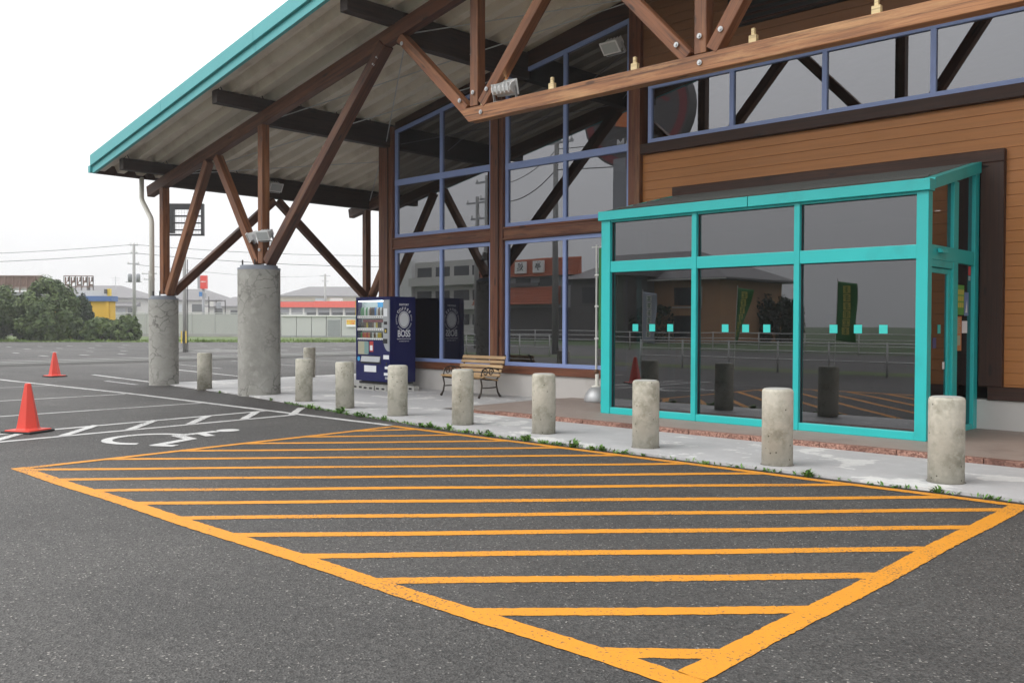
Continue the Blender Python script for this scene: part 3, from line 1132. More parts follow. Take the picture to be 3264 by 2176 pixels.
for sgn in (0, 1):
    mx = (lambda x: x) if sgn == 0 else mirror
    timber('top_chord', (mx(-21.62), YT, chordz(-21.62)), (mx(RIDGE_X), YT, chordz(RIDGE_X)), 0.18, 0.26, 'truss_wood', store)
    web('truss_post', mx(-20.88), 2.16, mx(-20.88), chordz(-20.88) - 0.12, yo=0.003)
    web('truss_brace', mx(-20.66), 2.16, mx(-18.72), 5.06, yo=-0.004)
    web('truss_brace', mx(-18.34), 5.10, mx(-16.66), 2.72, yo=0.004)
    p2 = web('truss_post', mx(-16.48), 2.70, mx(-16.48), chordz(-16.48) - 0.12, yo=0.003)
    b3 = web('truss_brace', mx(-16.26), 2.72, mx(-12.48), 6.34, 'truss_wood', 0.19, 0.22, yo=-0.005)
    b4 = web('truss_brace', mx(-12.06), 6.36, mx(-10.42), 4.86, yo=0.005)
    p3 = web('truss_post', mx(-10.22), 4.89, mx(-10.22), chordz(-10.22) - 0.12, yo=0.002)
    b5 = web('truss_brace', mx(-10.06), 4.90, mx(-8.10), 7.08, yo=-0.004)
    b6 = web('truss_brace', mx(-8.40), 7.06, mx(-6.34), 4.88, yo=0.004)
    p4 = web('truss_post', mx(-6.14), 4.885, mx(-6.14), chordz(-6.14) - 0.12, yo=0.002)
    b7 = web('truss_brace', mx(-5.98), 4.90, mx(-3.95), 7.88, yo=-0.004)
    b8 = web('truss_brace', mx(-4.25), 7.85, mx(-2.18), 4.88, yo=0.004)
    if sgn == 0:
        for part, x, z in ((p2, -16.48, 2.98), (b3, -16.12, 2.97), (b3, -16.02, 3.08), (b4, -11.95, 6.22), (b4, -10.52, 5.02), (p3, -10.22, 5.10), (b5, -9.92, 5.10), (b6, -6.48, 5.06), (p4, -6.14, 5.10), (b7, -5.84, 5.12), (b3, -12.62, 6.12), (b3, -12.72, 6.02)):
            bolt(part, x, YT - BW / 2 - 0.012, z)
web('truss_post', RIDGE_X, 4.885, RIDGE_X, chordz(RIDGE_X) - 0.12)
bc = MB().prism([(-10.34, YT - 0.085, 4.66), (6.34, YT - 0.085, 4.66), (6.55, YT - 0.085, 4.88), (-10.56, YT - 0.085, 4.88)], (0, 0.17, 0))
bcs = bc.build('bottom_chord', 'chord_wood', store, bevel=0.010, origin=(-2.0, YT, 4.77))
for x in (-10.05, -6.14):
    bolt(bcs, x, YT - BW / 2 - 0.004, 4.77)
# small pale pegs along the bottom chord
for x in (-10.02, -8.62, -7.16, -5.42, -3.94, -2.5):
    pg = MB().box(x - 0.05, x + 0.05, YT - 0.08, YT - 0.02, 4.875, 4.965).box(x - 0.022, x + 0.022, YT - 0.07, YT - 0.03, 4.965, 5.05)
    pg.build('timber_peg', 'peg_wood', store, bevel=0.004)

# --- second truss along the left flank and lengthwise braces
timber('top_chord', (-21.62, 16.0, chordz(-21.62)), (-16.5, 16.0, chordz(-16.5)), 0.18, 0.26, 'truss_wood', store)
timber('truss_post', (-20.88, 16.0, 2.2), (-20.88, 16.0, chordz(-20.88) - 0.1), BW, BW, 'brace_wood', store, up=(0, 1, 0))
timber('truss_brace', (-20.66, 15.996, 2.2), (-18.72, 15.996, 5.06), BW, BW, 'brace_wood', store, up=(0, 1, 0))
timber('truss_brace', (-18.34, 16.004, 5.10), (-16.66, 16.004, 2.72), BW, BW, 'brace_wood', store, up=(0, 1, 0))
timber('flank_brace', (-20.76, 10.16, 2.20), (-20.76, 12.90, 4.66), 0.17, 0.19, 'truss_wood', store)
timber('flank_brace', (-20.76, 13.02, 4.66), (-20.76, 15.85, 2.24), 0.17, 0.19, 'truss_wood', store)

# --- concrete columns with steel caps
for cx, cy, r_, h_ in ((-20.80, 9.93, 0.335, 2.06), (-16.53, 9.92, 0.425, 2.60), (-20.70, 16.0, 0.335, 2.10), (-16.42, 16.0, 0.40, 2.6), (mirror(-20.70), 10.0, 0.335, 2.06), (mirror(-16.42), 10.0, 0.425, 2.6)):
    c = MB().lathe([(r_, -0.05), (r_, h_ - 0.02), (r_ - 0.02, h_)], 48, (cx, cy, 0)).build('column', 'column_concrete', store, smooth=True, auto=35)
    MB().lathe([(r_ + 0.004, h_ - 0.035), (r_ + 0.004, h_ + 0.004), (r_ - 0.05, h_ + 0.006), (r_ - 0.05, h_ + 0.055)], 48, (cx, cy, 0)).build('cap_plate', 'steel_plate', c, smooth=True, auto=35)
    for a in range(4):
        ax, ay = cx + (r_ - 0.09) * math.cos(R(45 + 90 * a)), cy + (r_ - 0.09) * math.sin(R(45 + 90 * a))
        MB().tube([(ax, ay, h_ + 0.05), (ax, ay, h_ + 0.17)], 0.016, 8).build('anchor_bolt', 'dark_metal', c)

# --- rain pipe
MB().tube([(-21.78, 9.86, 5.02), (-21.78, 9.86, 4.52), (-21.74, 9.86, 4.44), (-21.16, 9.80, 3.98), (-21.12, 9.80, 3.88), (-21.12, 9.80, 2.1)], 0.056, 14).build('rain_pipe', 'pvc_white', store, smooth=True)
for z in (3.6, 2.6):
    MB().tube([(-21.12, 9.80, z), (-21.12, 9.80, z + 0.05)], 0.056, 14).build('pipe_bracket', 'pvc_white', store)
# --- slender tie rods under the roof
for p, q in (((-20.6, 10.15, 4.93), (-12.3, 13.1, 6.42)), ((-16.4, 10.15, 5.65), (-8.3, 13.1, 7.2)), ((-16.4, 13.1, 5.62), (-20.6, 15.9, 4.95)), ((-20.6, 10.15, 5.0), (-16.6, 15.9, 5.7)), ((-12.2, 10.2, 6.42), (-16.5, 13.2, 5.62)), ((-12.2, 10.2, 6.5), (-8.2, 13.2, 7.1))):
    MB().tube([p, q], 0.011, 6).build('tie_rod', 'galvanised', store)

# ================================================================== GLASS ENTRANCE PORCH (part of the store)
PX0, PX1, PY = -8.76, -3.83, 11.30
porch = thing('entrance_porch', (-6.3, 12.3, PZ), parent=store)
porch['label'] = 'teal framed glass entrance porch'


def psub(name, mb, mat='teal_paint', bevel=0.006):
    return mb.build(name, mat, porch, bevel=bevel)


B = lambda *a: MB().box(*a)
FT = 3.24           # fascia top at the front
psub('corner_post', B(PX0, PX0 + 0.17, PY, PY + 0.14, PZ, 3.10))
psub('corner_post', B(PX1 - 0.14, PX1, PY, PY + 0.14, PZ, 3.10))
for x in (-7.12, -5.545):
    psub('mullion', B(x, x + 0.08, PY + 0.004, PY + 0.12, PZ, 3.10))
for x0, x1 in ((PX0 + 0.17, -7.12), (-7.04, -5.545), (-5.465, PX1 - 0.14)):
    psub('rail', B(x0, x1, PY + 0.012, PY + 0.11, 2.29, 2.46))
    psub('rail', B(x0, x1, PY + 0.012, PY + 0.11, PZ, 0.185))
    psub('rail', B(x0, x1, PY + 0.02, PY + 0.10, 3.07, 3.10))
    for z0, z1 in ((0.18, 2.295), (2.455, 3.075)):
        g = MB()
        t = rng.uniform(-0.002, 0.002)
        g.prism([(x0 - 0.01, PY + 0.075, z0), (x1 + 0.01, PY + 0.075 + t, z0), (x1 + 0.01, PY + 0.075 + t, z1), (x0 - 0.01, PY + 0.075, z1)], (0, 0.01, 0))
        psub('pane', g, 'glass_entry', 0)
        # black gasket
        k = MB()
        k.box(x0, x0 + 0.012, PY + 0.060, PY + 0.073, z0, z1)
        k.box(x0 + 0.012, x1, PY + 0.060, PY + 0.073, z1 - 0.016, z1 - 0.004)
        psub('gasket', k, 'gasket_black', 0)
# header in two lengths, and the sloping head over the side
psub('header', B(PX0 - 0.03, -6.205, PY - 0.05, PY + 0.13, 3.10, FT))
psub('header', B(-6.195, PX1 + 0.03, PY - 0.05, PY + 0.13, 3.10, FT))
sl = (3.665 - FT) / (YW - 0.06 - PY)
psub('header', MB().prism([(PX1 - 0.10, PY + 0.131, 3.10 + sl * 0.13), (PX1 - 0.10, YW - 0.06, 3.10 + sl * 2.0), (PX1 - 0.10, YW - 0.06, 3.10 + sl * 2.0 + 0.15), (PX1 - 0.10, PY + 0.131, FT + sl * 0.13)], (0.13, 0, 0)))
psub('header', MB().prism([(PX0 - 0.03, PY + 0.131, 3.10 + sl * 0.13), (PX0 - 0.03, YW - 0.06, 3.10 + sl * 2.0), (PX0 - 0.03, YW - 0.06, 3.10 + sl * 2.0 + 0.15), (PX0 - 0.03, PY + 0.131, FT + sl * 0.13)], (0.11, 0, 0)))
psub('porch_roof', MB().prism([(PX0, PY, FT - 0.012), (PX0, YW - 0.06, 3.655), (PX0, YW - 0.06, 3.672), (PX0, PY, FT + 0.004)], (PX1 - PX0 - 0.11, 0, 0)), 'flashing_grey', 0)
for k in range(5):
    yy = PY + 0.35 + 0.38 * k
    psub('roof_seam', MB().box(PX0 + 0.08, PX1 - 0.12, yy, yy + 0.03, FT + sl * (yy - PY) - 0.01, FT + sl * (yy - PY) + 0.025), 'flashing_grey', 0)
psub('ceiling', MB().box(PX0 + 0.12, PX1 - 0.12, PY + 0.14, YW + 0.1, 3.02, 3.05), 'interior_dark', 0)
# sides: X = PX1 (right, with the sliding door) and X = PX0 (left)
for sx_, xo in ((PX1, -0.11), (PX0, 0.0)):
    a, b = sx_ + xo, sx_ + xo + 0.11
    yb = YW - 0.05
    psub('back_post', B(a, b, yb - 0.16, yb, PZ, 3.62))
    psub('rail', B(a + 0.01, b - 0.008, PY + 0.14, yb - 0.16, 2.285, 2.465))
    psub('rail', B(a + 0.01, b - 0.008, 12.42, yb - 0.16, PZ, 0.16))
    psub('mullion', B(a + 0.005, b - 0.004, 12.24, 12.42, PZ, 2.285))
    psub('mullion', B(a + 0.005, b - 0.004, 12.24, 12.42, 2.465, 3.10 + sl * 1.02))
    for y0, y1 in ((PY + 0.14, 12.24), (12.42, yb - 0.16)):
        xm = (a + b) / 2
        psub('pane', MB().prism([(xm, y0 - 0.01, 2.455), (xm, y1 + 0.01, 2.455), (xm, y1 + 0.01, 3.11 + sl * (y1 - PY)), (xm, y0 - 0.01, 3.11 + sl * (y0 - PY))], (0.008, 0, 0)), 'glass_entry', 0)
    psub('pane', B((a + b) / 2, (a + b) / 2 + 0.008, 12.41, yb - 0.15, 0.15, 2.295), 'glass_entry', 0)
# sliding door leaf on the right side
dx = PX1 - 0.085
psub('door_head', B(dx - 0.02, dx + 0.075, PY + 0.14, 12.24, 2.20, 2.284))
psub('door_stile', B(dx, dx + 0.05, 12.14, 12.236, PZ + 0.01, 2.19))
psub('door_rail', B(dx + 0.002, dx + 0.048, PY + 0.15, 12.14, PZ + 0.01, 0.20))
psub('door_rail', B(dx + 0.002, dx + 0.048, PY + 0.15, 12.14, 2.13, 2.19))
psub('door_pane', B(dx + 0.02, dx + 0.028, PY + 0.15, 12.15, 0.19, 2.14), 'glass_entry', 0)
psub('door_sensor', MB().prism([(PX1 + 0.002, 11.62, 2.37), (PX1 + 0.07, 11.62, 2.37), (PX1 + 0.05, 11.62, 2.42), (PX1 + 0.002, 11.62, 2.43)], (0, 0.22, 0)))
# safety squares on the glass
for x in (-8.15, -7.84, -7.52, -6.60, -6.28, -5.96, -5.02, -4.70, -4.38):
    psub('safety_sticker', B(x - 0.052, x + 0.052, PY + 0.0715, PY + 0.0735, 1.378, 1.486), 'teal_sticker', 0)
for y in (11.55, 11.88):
    psub('safety_sticker', B(dx + 0.0295, dx + 0.031, y - 0.05, y + 0.05, 1.38, 1.49), 'teal_sticker', 0)
psub('door_notice', B(dx + 0.0295, dx + 0.031, 11.50, 11.60, 1.20, 1.33), 'poster_navy', 0)
psub('door_notice', B(dx + 0.0295, dx + 0.031, 11.66, 11.78, 1.20, 1.33), 'poster_navy', 0)
psub('door_notice', B(dx + 0.0295, dx + 0.031, 12.02, 12.09, 0.93, 1.02), 'vend_white', 0)
psub('door_notice', B(PX1 - 0.054, PX1 - 0.052, 12.50, 12.56, 0.93, 1.02), 'vend_white', 0)
# posters on the fixed side light
xp = PX1 - 0.0455
po = psub('poster', B(xp, xp + 0.0015, 12.46, 12.80, 1.62, 2.01), 'poster_green', 0)
pb = MB()
for i in range(4):
    for k in range(3):
        pb.box(xp + 0.002, xp + 0.0028, 12.475 + 0.08 * i, 12.535 + 0.08 * i, 1.715 + 0.085 * k, 1.780 + 0.085 * k)
psub('poster_print', pb, 'flag_yellow', 0)
psub('poster', B(xp, xp + 0.0015, 12.81, 12.98, 1.61, 1.92), 'poster_blue', 0)
psub('poster_print', MB().prism([(xp + 0.002, 12.85, 1.65), (xp + 0.002, 12.93, 1.65), (xp + 0.002, 12.91, 1.82), (xp + 0.002, 12.88, 1.72)], (0.0008, 0, 0)), 'print_white', 0)
psub('poster', B(xp, xp + 0.0015, 12.46, 12.71, 1.15, 1.60), 'poster_orange', 0)
pb = MB()
for k in range(7):
    pb.box(xp + 0.002, xp + 0.0028, 12.48, 12.68 - 0.03 * (k % 3), 1.385 + 0.029 * k, 1.397 + 0.029 * k)
pb.box(xp + 0.002, xp + 0.0028, 12.49, 12.66, 1.22, 1.35)
psub('poster_print', pb, 'poster_sand', 0)
psub('poster', B(xp, xp + 0.0015, 12.73, 12.94, 1.38, 1.54), 'print_white', 0)
psub('poster', B(xp, xp + 0.0015, 12.96, 13.06, 2.15, 2.27), 'poster_red', 0)
psub('poster', B(xp, xp + 0.0015, 12.97, 13.05, 2.08, 2.14), 'vend_silver', 0)
for x, y in ((-4.2, 12.75), (-6.0, 12.4)):
    psub('downlight', MB().lathe([(0.0, 3.012), (0.035, 3.012), (0.035, 3.021)], 16, (x, y, 0)), 'lamp_cool', 0)
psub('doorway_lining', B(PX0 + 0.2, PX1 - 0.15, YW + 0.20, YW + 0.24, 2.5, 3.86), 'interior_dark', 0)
# ================================================================== THINGS IN FRONT OF THE STORE
# --- concrete bollards
bol_me = MB().lathe([(0.158, -0.03), (0.158, 0.765), (0.150, 0.785), (0.132, 0.795), (0.0, 0.797)], 40).mesh('bollard', 'bollard_concrete', smooth=True)
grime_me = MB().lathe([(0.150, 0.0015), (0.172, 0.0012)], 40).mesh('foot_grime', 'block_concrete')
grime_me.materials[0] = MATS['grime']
cap_me = MB().lathe([(0.0, 0.7975), (0.128, 0.7962), (0.136, 0.794)], 40).mesh('top_face', 'block_concrete', smooth=True)
BOL = [((-2.83, 8.89), 'large pale bollard nearest the camera, before the right side of the glass porch'),
       ((-4.45, 8.74), 'second nearest concrete bollard, before the right hand porch window'),
       ((-6.2, 8.87), 'third nearest concrete bollard, before the left hand porch window'),
       ((-7.97, 9.05), 'fourth nearest concrete bollard, standing left of the teal porch corner'),
       ((-9.51, 9.02), 'fifth nearest concrete bollard, in front of the garden bench'),
       ((-11.16, 9.16), 'sixth nearest concrete bollard, hiding the right foot of the vending machine'),
       ((-12.77, 9.32), 'seventh nearest concrete bollard, at the left edge of the vending machine'),
       ((-14.41, 9.58), 'eighth concrete bollard, just right of the thicker roof column'),
       ((-18.61, 9.81), 'lone concrete bollard standing between the two round roof columns'),
       ((-20.68, 13.92), 'farthest concrete bollard, half hidden behind the eighth one at the walkway corner')]
for (x, y), lab in BOL:
    b = place('bollard', bol_me, (x, y, WZ))
    tag(b, lab, 'bollard', 'concrete bollards along the walkway')
    b.rotation_euler = (rng.uniform(-.012, .012), rng.uniform(-.012, .012), rng.uniform(0, 6))
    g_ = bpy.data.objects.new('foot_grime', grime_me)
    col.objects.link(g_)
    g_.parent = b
    t = bpy.data.objects.new('top_face', cap_me)
    col.objects.link(t)
    t.parent = b

# --- traffic cones


def cone_body(h=0.62):
    prof = [(0.165, 0.04), (0.160, 0.055), (0.150, 0.06), (0.045, h + 0.02), (0.036, h + 0.045), (0.0, h + 0.05)]
    m = MB()
    n = 6
    vs, fs = [], []
    for r_, z in prof[:-1]:
        for k in range(n):
            a = 2 * math.pi * k / n
            vs.append((r_ * math.cos(a), r_ * math.sin(a), z))
    for i in range(len(prof) - 2):
        for k in range(n):
            k2 = (k + 1) % n
            fs.append((i * n + k, i * n + k2, (i + 1) * n + k2, (i + 1) * n + k))
    fs.append(tuple((len(prof) - 2) * n + k for k in range(n)))
    m.add(vs, fs)
    return m


for (x, y), rot, lab in (((-13.17, 4.38), 0.5, 'bright red traffic cone on black base, the nearer of two, on the white hatching'),
                         ((-25.95, 9.31), 0.2, 'bright red traffic cone farther back on the grey asphalt')):
    t = thing('traffic_cone', (x, y, 0), lab, 'traffic cone', 'red traffic cones in the car park')
    t.rotation_euler = (0, 0, rot)
    WORLD[t] = Vector((0, 0, 0))
    o = cone_body().build('cone', 'cone_red', t, bevel=0.012)
    MB().box(-0.20, 0.20, -0.20, 0.20, 0.02, 0.045).build('collar', 'cone_red', t, bevel=0.006)
    MB().box(-0.235, 0.235, -0.225, 0.225, 0.006, 0.028).build('rubber_base', 'cone_base', t, bevel=0.006)

# --- vending machine
VX0, VX1, VY0, VY1, VZ0, VZ1 = -16.36, -15.17, 12.24, 12.96, 0.20, 2.06
vm = thing('vending_machine', (-15.76, 12.6, 0.03), 'tall dark blue drinks vending machine with lit window, against the store windows', 'vending machine')
VB = lambda name, mat, *a, bevel=0.0, par=None: MB().box(*a).build(name, mat, par or vm, bevel=bevel)
cab = MB()
cab.box(VX0, VX1, VY0 + 0.14, VY1, VZ0, VZ1)
cabinet = cab.build('cabinet', 'vend_blue', vm, bevel=0.012)
# door: frame around the display window
DW0, DW1, DZ0, DZ1 = -16.31, -15.40, 1.12, 1.985
door = MB()
door.box(VX0, DW0, VY0, VY0 + 0.138, VZ0 + 0.02, VZ1 - 0.005)
door.box(DW1, VX1, VY0 + 0.01, VY0 + 0.138, DZ0, VZ1 - 0.005)
door.box(DW0, VX1, VY0 + 0.002, VY0 + 0.138, VZ0 + 0.02, DZ0)
door.box(DW0, DW1, VY0 + 0.001, VY0 + 0.138, DZ1, VZ1 - 0.005)
door = door.build('door', 'vend_blue', vm)
VB('display_back', 'vend_inner', DW0, DW1, VY0 + 0.128, VY0 + 0.136, DZ0, DZ1)
VB('light_tube', 'vend_tube', DW0 + 0.02, DW1 - 0.02, VY0 + 0.02, VY0 + 0.05, DZ1 - 0.03, DZ1 - 0.012)
VB('display_glass', 'glass_small', DW0, DW1, VY0 + 0.008, VY0 + 0.012, DZ0, DZ1)
can = MB().lathe([(0.026, 0.0), (0.030, 0.01), (0.030, 0.13), (0.024, 0.15), (0.018, 0.155), (0.018, 0.175), (0.0, 0.176)], 10)
can2 = MB().lathe([(0.026, 0.0), (0.029, 0.008), (0.029, 0.105), (0.025, 0.118), (0.0, 0.118)], 10)
canm = {}


def drink(kind, mat, x, z):
    key = (kind, mat)
    if key not in canm:
        canm[key] = (can if kind == 0 else can2).mesh('drink', mat, smooth=True)
    place('drink', canm[key], (x, VY0 + 0.085, z), vm)


rows = [(1.655, 0, ['can_green', 'can_green', 'can_white', 'can_green', 'can_white', 'can_brown', 'can_dark', 'can_dark', 'can_blue', 'can_white', 'can_brown', 'can_white', 'can_dark', 'can_red']),
        (1.385, 1, ['can_dark', 'can_dark', 'can_brown', 'can_yellow', 'can_dark', 'can_dark', 'can_brown', 'can_white', 'can_yellow', 'can_dark', 'can_dark', 'can_white', 'can_dark']),
        (1.165, 1, ['can_green', 'can_red', 'can_orange', 'can_red', 'can_orange', 'can_dark', 'can_white', 'can_brown', 'can_white', 'can_yellow', 'can_yellow', 'can_dark', 'can_blue'])]
for z, kind, mats in rows:
    for i, mm_ in enumerate(mats):
        drink(kind, mm_, DW0 + 0.055 + i * (DW1 - DW0 - 0.10) / (len(mats) - 1), z)
    VB('shelf', 'vend_white', DW0, DW1, VY0 + 0.015, VY0 + 0.128, z - 0.012, z - 0.002)
    VB('button_strip', 'vend_white', DW0, DW1, VY0 + 0.004, VY0 + 0.007, z - 0.062, z - 0.010)
    for i in range(12):
        bx_ = DW0 + 0.05 + i * (DW1 - DW0 - 0.1) / 11
        VB('button', 'sign_black', bx_ - 0.014, bx_ + 0.014, VY0 - 0.001, VY0 + 0.0035, z - 0.046, z - 0.030)
VB('display_card', 'sky_print', -15.74, DW1 - 0.01, VY0 + 0.120, VY0 + 0.1275, 1.83, 1.94)
VB('display_card', 'maroon', -16.16, DW1 - 0.01, VY0 + 0.045, VY0 + 0.05, 1.505, 1.565)
# silver coin panel with its rounded foot
cp = [(-15.395, 1.985), (-15.205, 1.985), (-15.205, 0.885)] + [(-15.215 - 0.18 * math.sin(R(a)), 0.885 + 0.30 * (1 - math.cos(R(a)))) for a in range(0, 91, 10)]
MB().prism([(x, VY0 - 0.004, z) for x, z in cp], (0, 0.013, 0)).build('coin_panel', 'vend_silver', vm, bevel=0.002)
VB('edge_strip', 'steel_plate', -15.203, -15.172, VY0 - 0.003, VY0 + 0.006, 0.88, 1.985)
VB('notice', 'print_white', -15.375, -15.255, VY0 - 0.007, VY0 - 0.0045, 1.63, 1.80)
VB('coin_slot', 'sign_black', -15.36, -15.255, VY0 - 0.010, VY0 - 0.0045, 1.455, 1.52)
VB('bill_slot', 'sign_black', -15.35, -15.255, VY0 - 0.010, VY0 - 0.0045, 1.27, 1.38)
VB('bill_light', 'can_yellow', -15.325, -15.28, VY0 - 0.012, VY0 - 0.0105, 1.29, 1.345)
VB('coin_return', 'sign_black', -15.385, -15.25, VY0 - 0.020, VY0 - 0.0045, 1.05, 1.15)
VB('advert', 'poster_sand', -16.28, -15.94, VY0 - 0.003, VY0 + 0.001, 0.80, 1.085)
VB('advert', 'poster_teal', -16.05, -15.90, VY0 - 0.005, VY0 - 0.0035, 0.81, 1.08)
VB('advert', 'can_red', -15.87, -15.74, VY0 - 0.003, VY0 + 0.001, 0.86, 1.09)
VB('advert_print', 'print_white', -15.85, -15.76, VY0 - 0.005, VY0 - 0.0035, 0.89, 1.0)
MB().prism([(-16.16, VY0 - 0.002, 0.76), (-15.50, VY0 - 0.002, 0.76), (-15.50, VY0 - 0.03, 0.64), (-16.16, VY0 - 0.03, 0.64)], (0, 0.03, 0)).build('delivery_flap', 'vend_silver', vm, bevel=0.004)
VB('delivery_recess', 'sign_black', -16.18, -15.48, VY0 - 0.0015, VY0 + 0.001, 0.60, 0.775)
MB().lathe([(0.0, 0), (0.05, 0), (0.05, 0.003)], 20).mesh('seal', 'poster_teal')
sl_ = MB()
sl_.tube([(-16.26, VY0 - 0.003, 0.70), (-16.26, VY0 + 0.001, 0.70)], 0.05, 20)
sl_.build('round_seal', 'sky_print', vm)
VB('notice', 'print_white', -16.06, -15.64, VY0 - 0.003, VY0 + 0.001, 0.42, 0.56)
VB('notice', 'print_white', -15.39, -15.20, VY0 - 0.003, VY0 + 0.001, 0.71, 0.80)
VB('notice', 'print_white', -15.34, -15.24, VY0 - 0.003, VY0 + 0.001, 0.50, 0.555)
VB('notice', 'print_white', -15.37, -15.22, VY0 - 0.003, VY0 + 0.001, 0.36, 0.42)
VB('notice', 'vend_silver', -15.33, -15.24, VY0 - 0.003, VY0 + 0.001, 0.28, 0.33)
VB('keyhole', 'sign_black', -15.30, -15.26, VY0 - 0.006, VY0 + 0.001, 0.58, 0.64)
VB('foot_rail', 'sign_black', VX0 + 0.05, VX1 - 0.05, VY0 + 0.05, VY1 - 0.03, 0.155, 0.20)
VB('side_leaflet', 'can_yellow', VX0 - 0.035, VX0 - 0.002, VY0 + 0.01, VY0 + 0.03, 1.66, 1.99)
VB('side_leaflet', 'can_green', VX0 - 0.03, VX0 - 0.002, VY0 + 0.012, VY0 + 0.03, 1.42, 1.64)
# printed emblem on the right side panel
xs = VX1 + 0.0012
yc = (VY0 + VY1) / 2 + 0.03
text('printed_name', 'SUNTORY', 0.058, 'print_white', vm, (xs, yc, 1.885), '+x', 0.0016)
for i, ch in enumerate('COFFEE'):
    a = R(90 + 46 - i * 18.4)
    text('printed_letter', ch, 0.085, 'print_white', vm, (xs, yc - 0.0 + 0.215 * math.cos(a) * -1 * -1, 1.565 + 0.235 * math.sin(a)), '+x', 0.0026, rot=a - R(90))
for i, ch in enumerate('BOSS COFFEE'):
    a = R(250 - i * 9.4)
    if ch != ' ':
        text('printed_letter', ch, 0.040, 'print_white', vm, (xs, yc + 0.212 * math.cos(a), 1.565 + 0.23 * math.sin(a)), '+x', 0.0010, rot=a - R(90))
for i, ch in enumerate('BOSS COFFEE'):
    a = R(24 - i * 9.4)
    if ch != ' ':
        text('printed_letter', ch, 0.040, 'print_white', vm, (xs, yc + 0.212 * math.cos(a), 1.565 + 0.23 * math.sin(a)), '+x', 0.0010, rot=a - R(90))
em = MB()
em.add([(xs + 0.0004, yc + 0.152 * math.cos(R(t)), 1.563 + 0.185 * math.sin(R(t))) for t in range(0, 360, 10)], [tuple(range(36))])
em.build('printed_disc', 'print_white', vm, recalc=False)
em = MB()
n_ = 36
em.add([(xs + 0.0008, yc + r1 * math.cos(R(t)), 1.563 + r1 * 1.21 * math.sin(R(t))) for t in range(0, 360, 10) for r1 in (0.136, 0.128)], [(2 * i, 2 * i + 1, (2 * i + 3) % 72, (2 * i + 2) % 72) for i in range(36)])
em.build('printed_ring', 'vend_blue', vm, recalc=False)
text('printed_name', 'BOSS', 0.200, 'print_white', vm, (xs, yc, 1.255), '+x', 0.0060, sx=0.78)
text('printed_line', 'SUNTORY BOSS IS THE BOSS', 0.030, 'print_white', vm, (xs, yc, 1.145), '+x', 0.0004)
text('printed_line', 'OF THEM ALL SINCE 1992', 0.024, 'print_white', vm, (xs, yc, 1.095), '+x', 0.0003)

# concrete blocks under the machine, each a thing
blk = MB()
blk.box(0, 0.39, 0, 0.15, 0, 0.10)
blk_me = blk.mesh('concrete_block', 'block_concrete')
hole_me = MB().box(0.03, 0.13, -0.0015, 0.01, 0.025, 0.065).mesh('block_hole', 'sign_black')
for x, y, rz, lab in ((-16.42, 12.20, 0, 'pale concrete block under the left front foot of the vending machine'),
                      (-15.98, 12.14, 0, 'pale concrete block under the middle front of the vending machine'),
                      (-15.56, 12.15, 0, 'pale concrete block under the right front foot of the vending machine'),
                      (-15.22, 12.62, 0, 'pale concrete block sticking out beside the vending machine, by the wall')):
    b = place('concrete_block', blk_me, (x, y, WZ))
    tag(b, lab, 'block', 'blocks under the vending machine')
    for k in (0, 0.19):
        h = bpy.data.objects.new('block_hole', hole_me)
        col.objects.link(h)
        h.parent = b
        h.location = (k, 0, 0)
MB().box(-16.3, -15.2, 12.3, 12.9, 0.131, 0.154).build('bearer_board', 'block_concrete', vm)

# --- garden bench
bx0, bx1 = -13.60, -12.40
bench = thing('garden_bench', (-12.96, 12.6, WZ), 'slatted wooden bench with black cast iron ends under the store window', 'bench')
slat = MB().box(bx0 + 0.03, bx1 - 0.03, -0.029, 0.029, -0.011, 0.011)


def slat_at(y, z, tilt):
    L = bx1 - bx0 + 0.02
    me = SL
    o = place('slat', me, ((bx0 + bx1) / 2, y, z), bench, rot=(tilt, 0, 0))
    return o


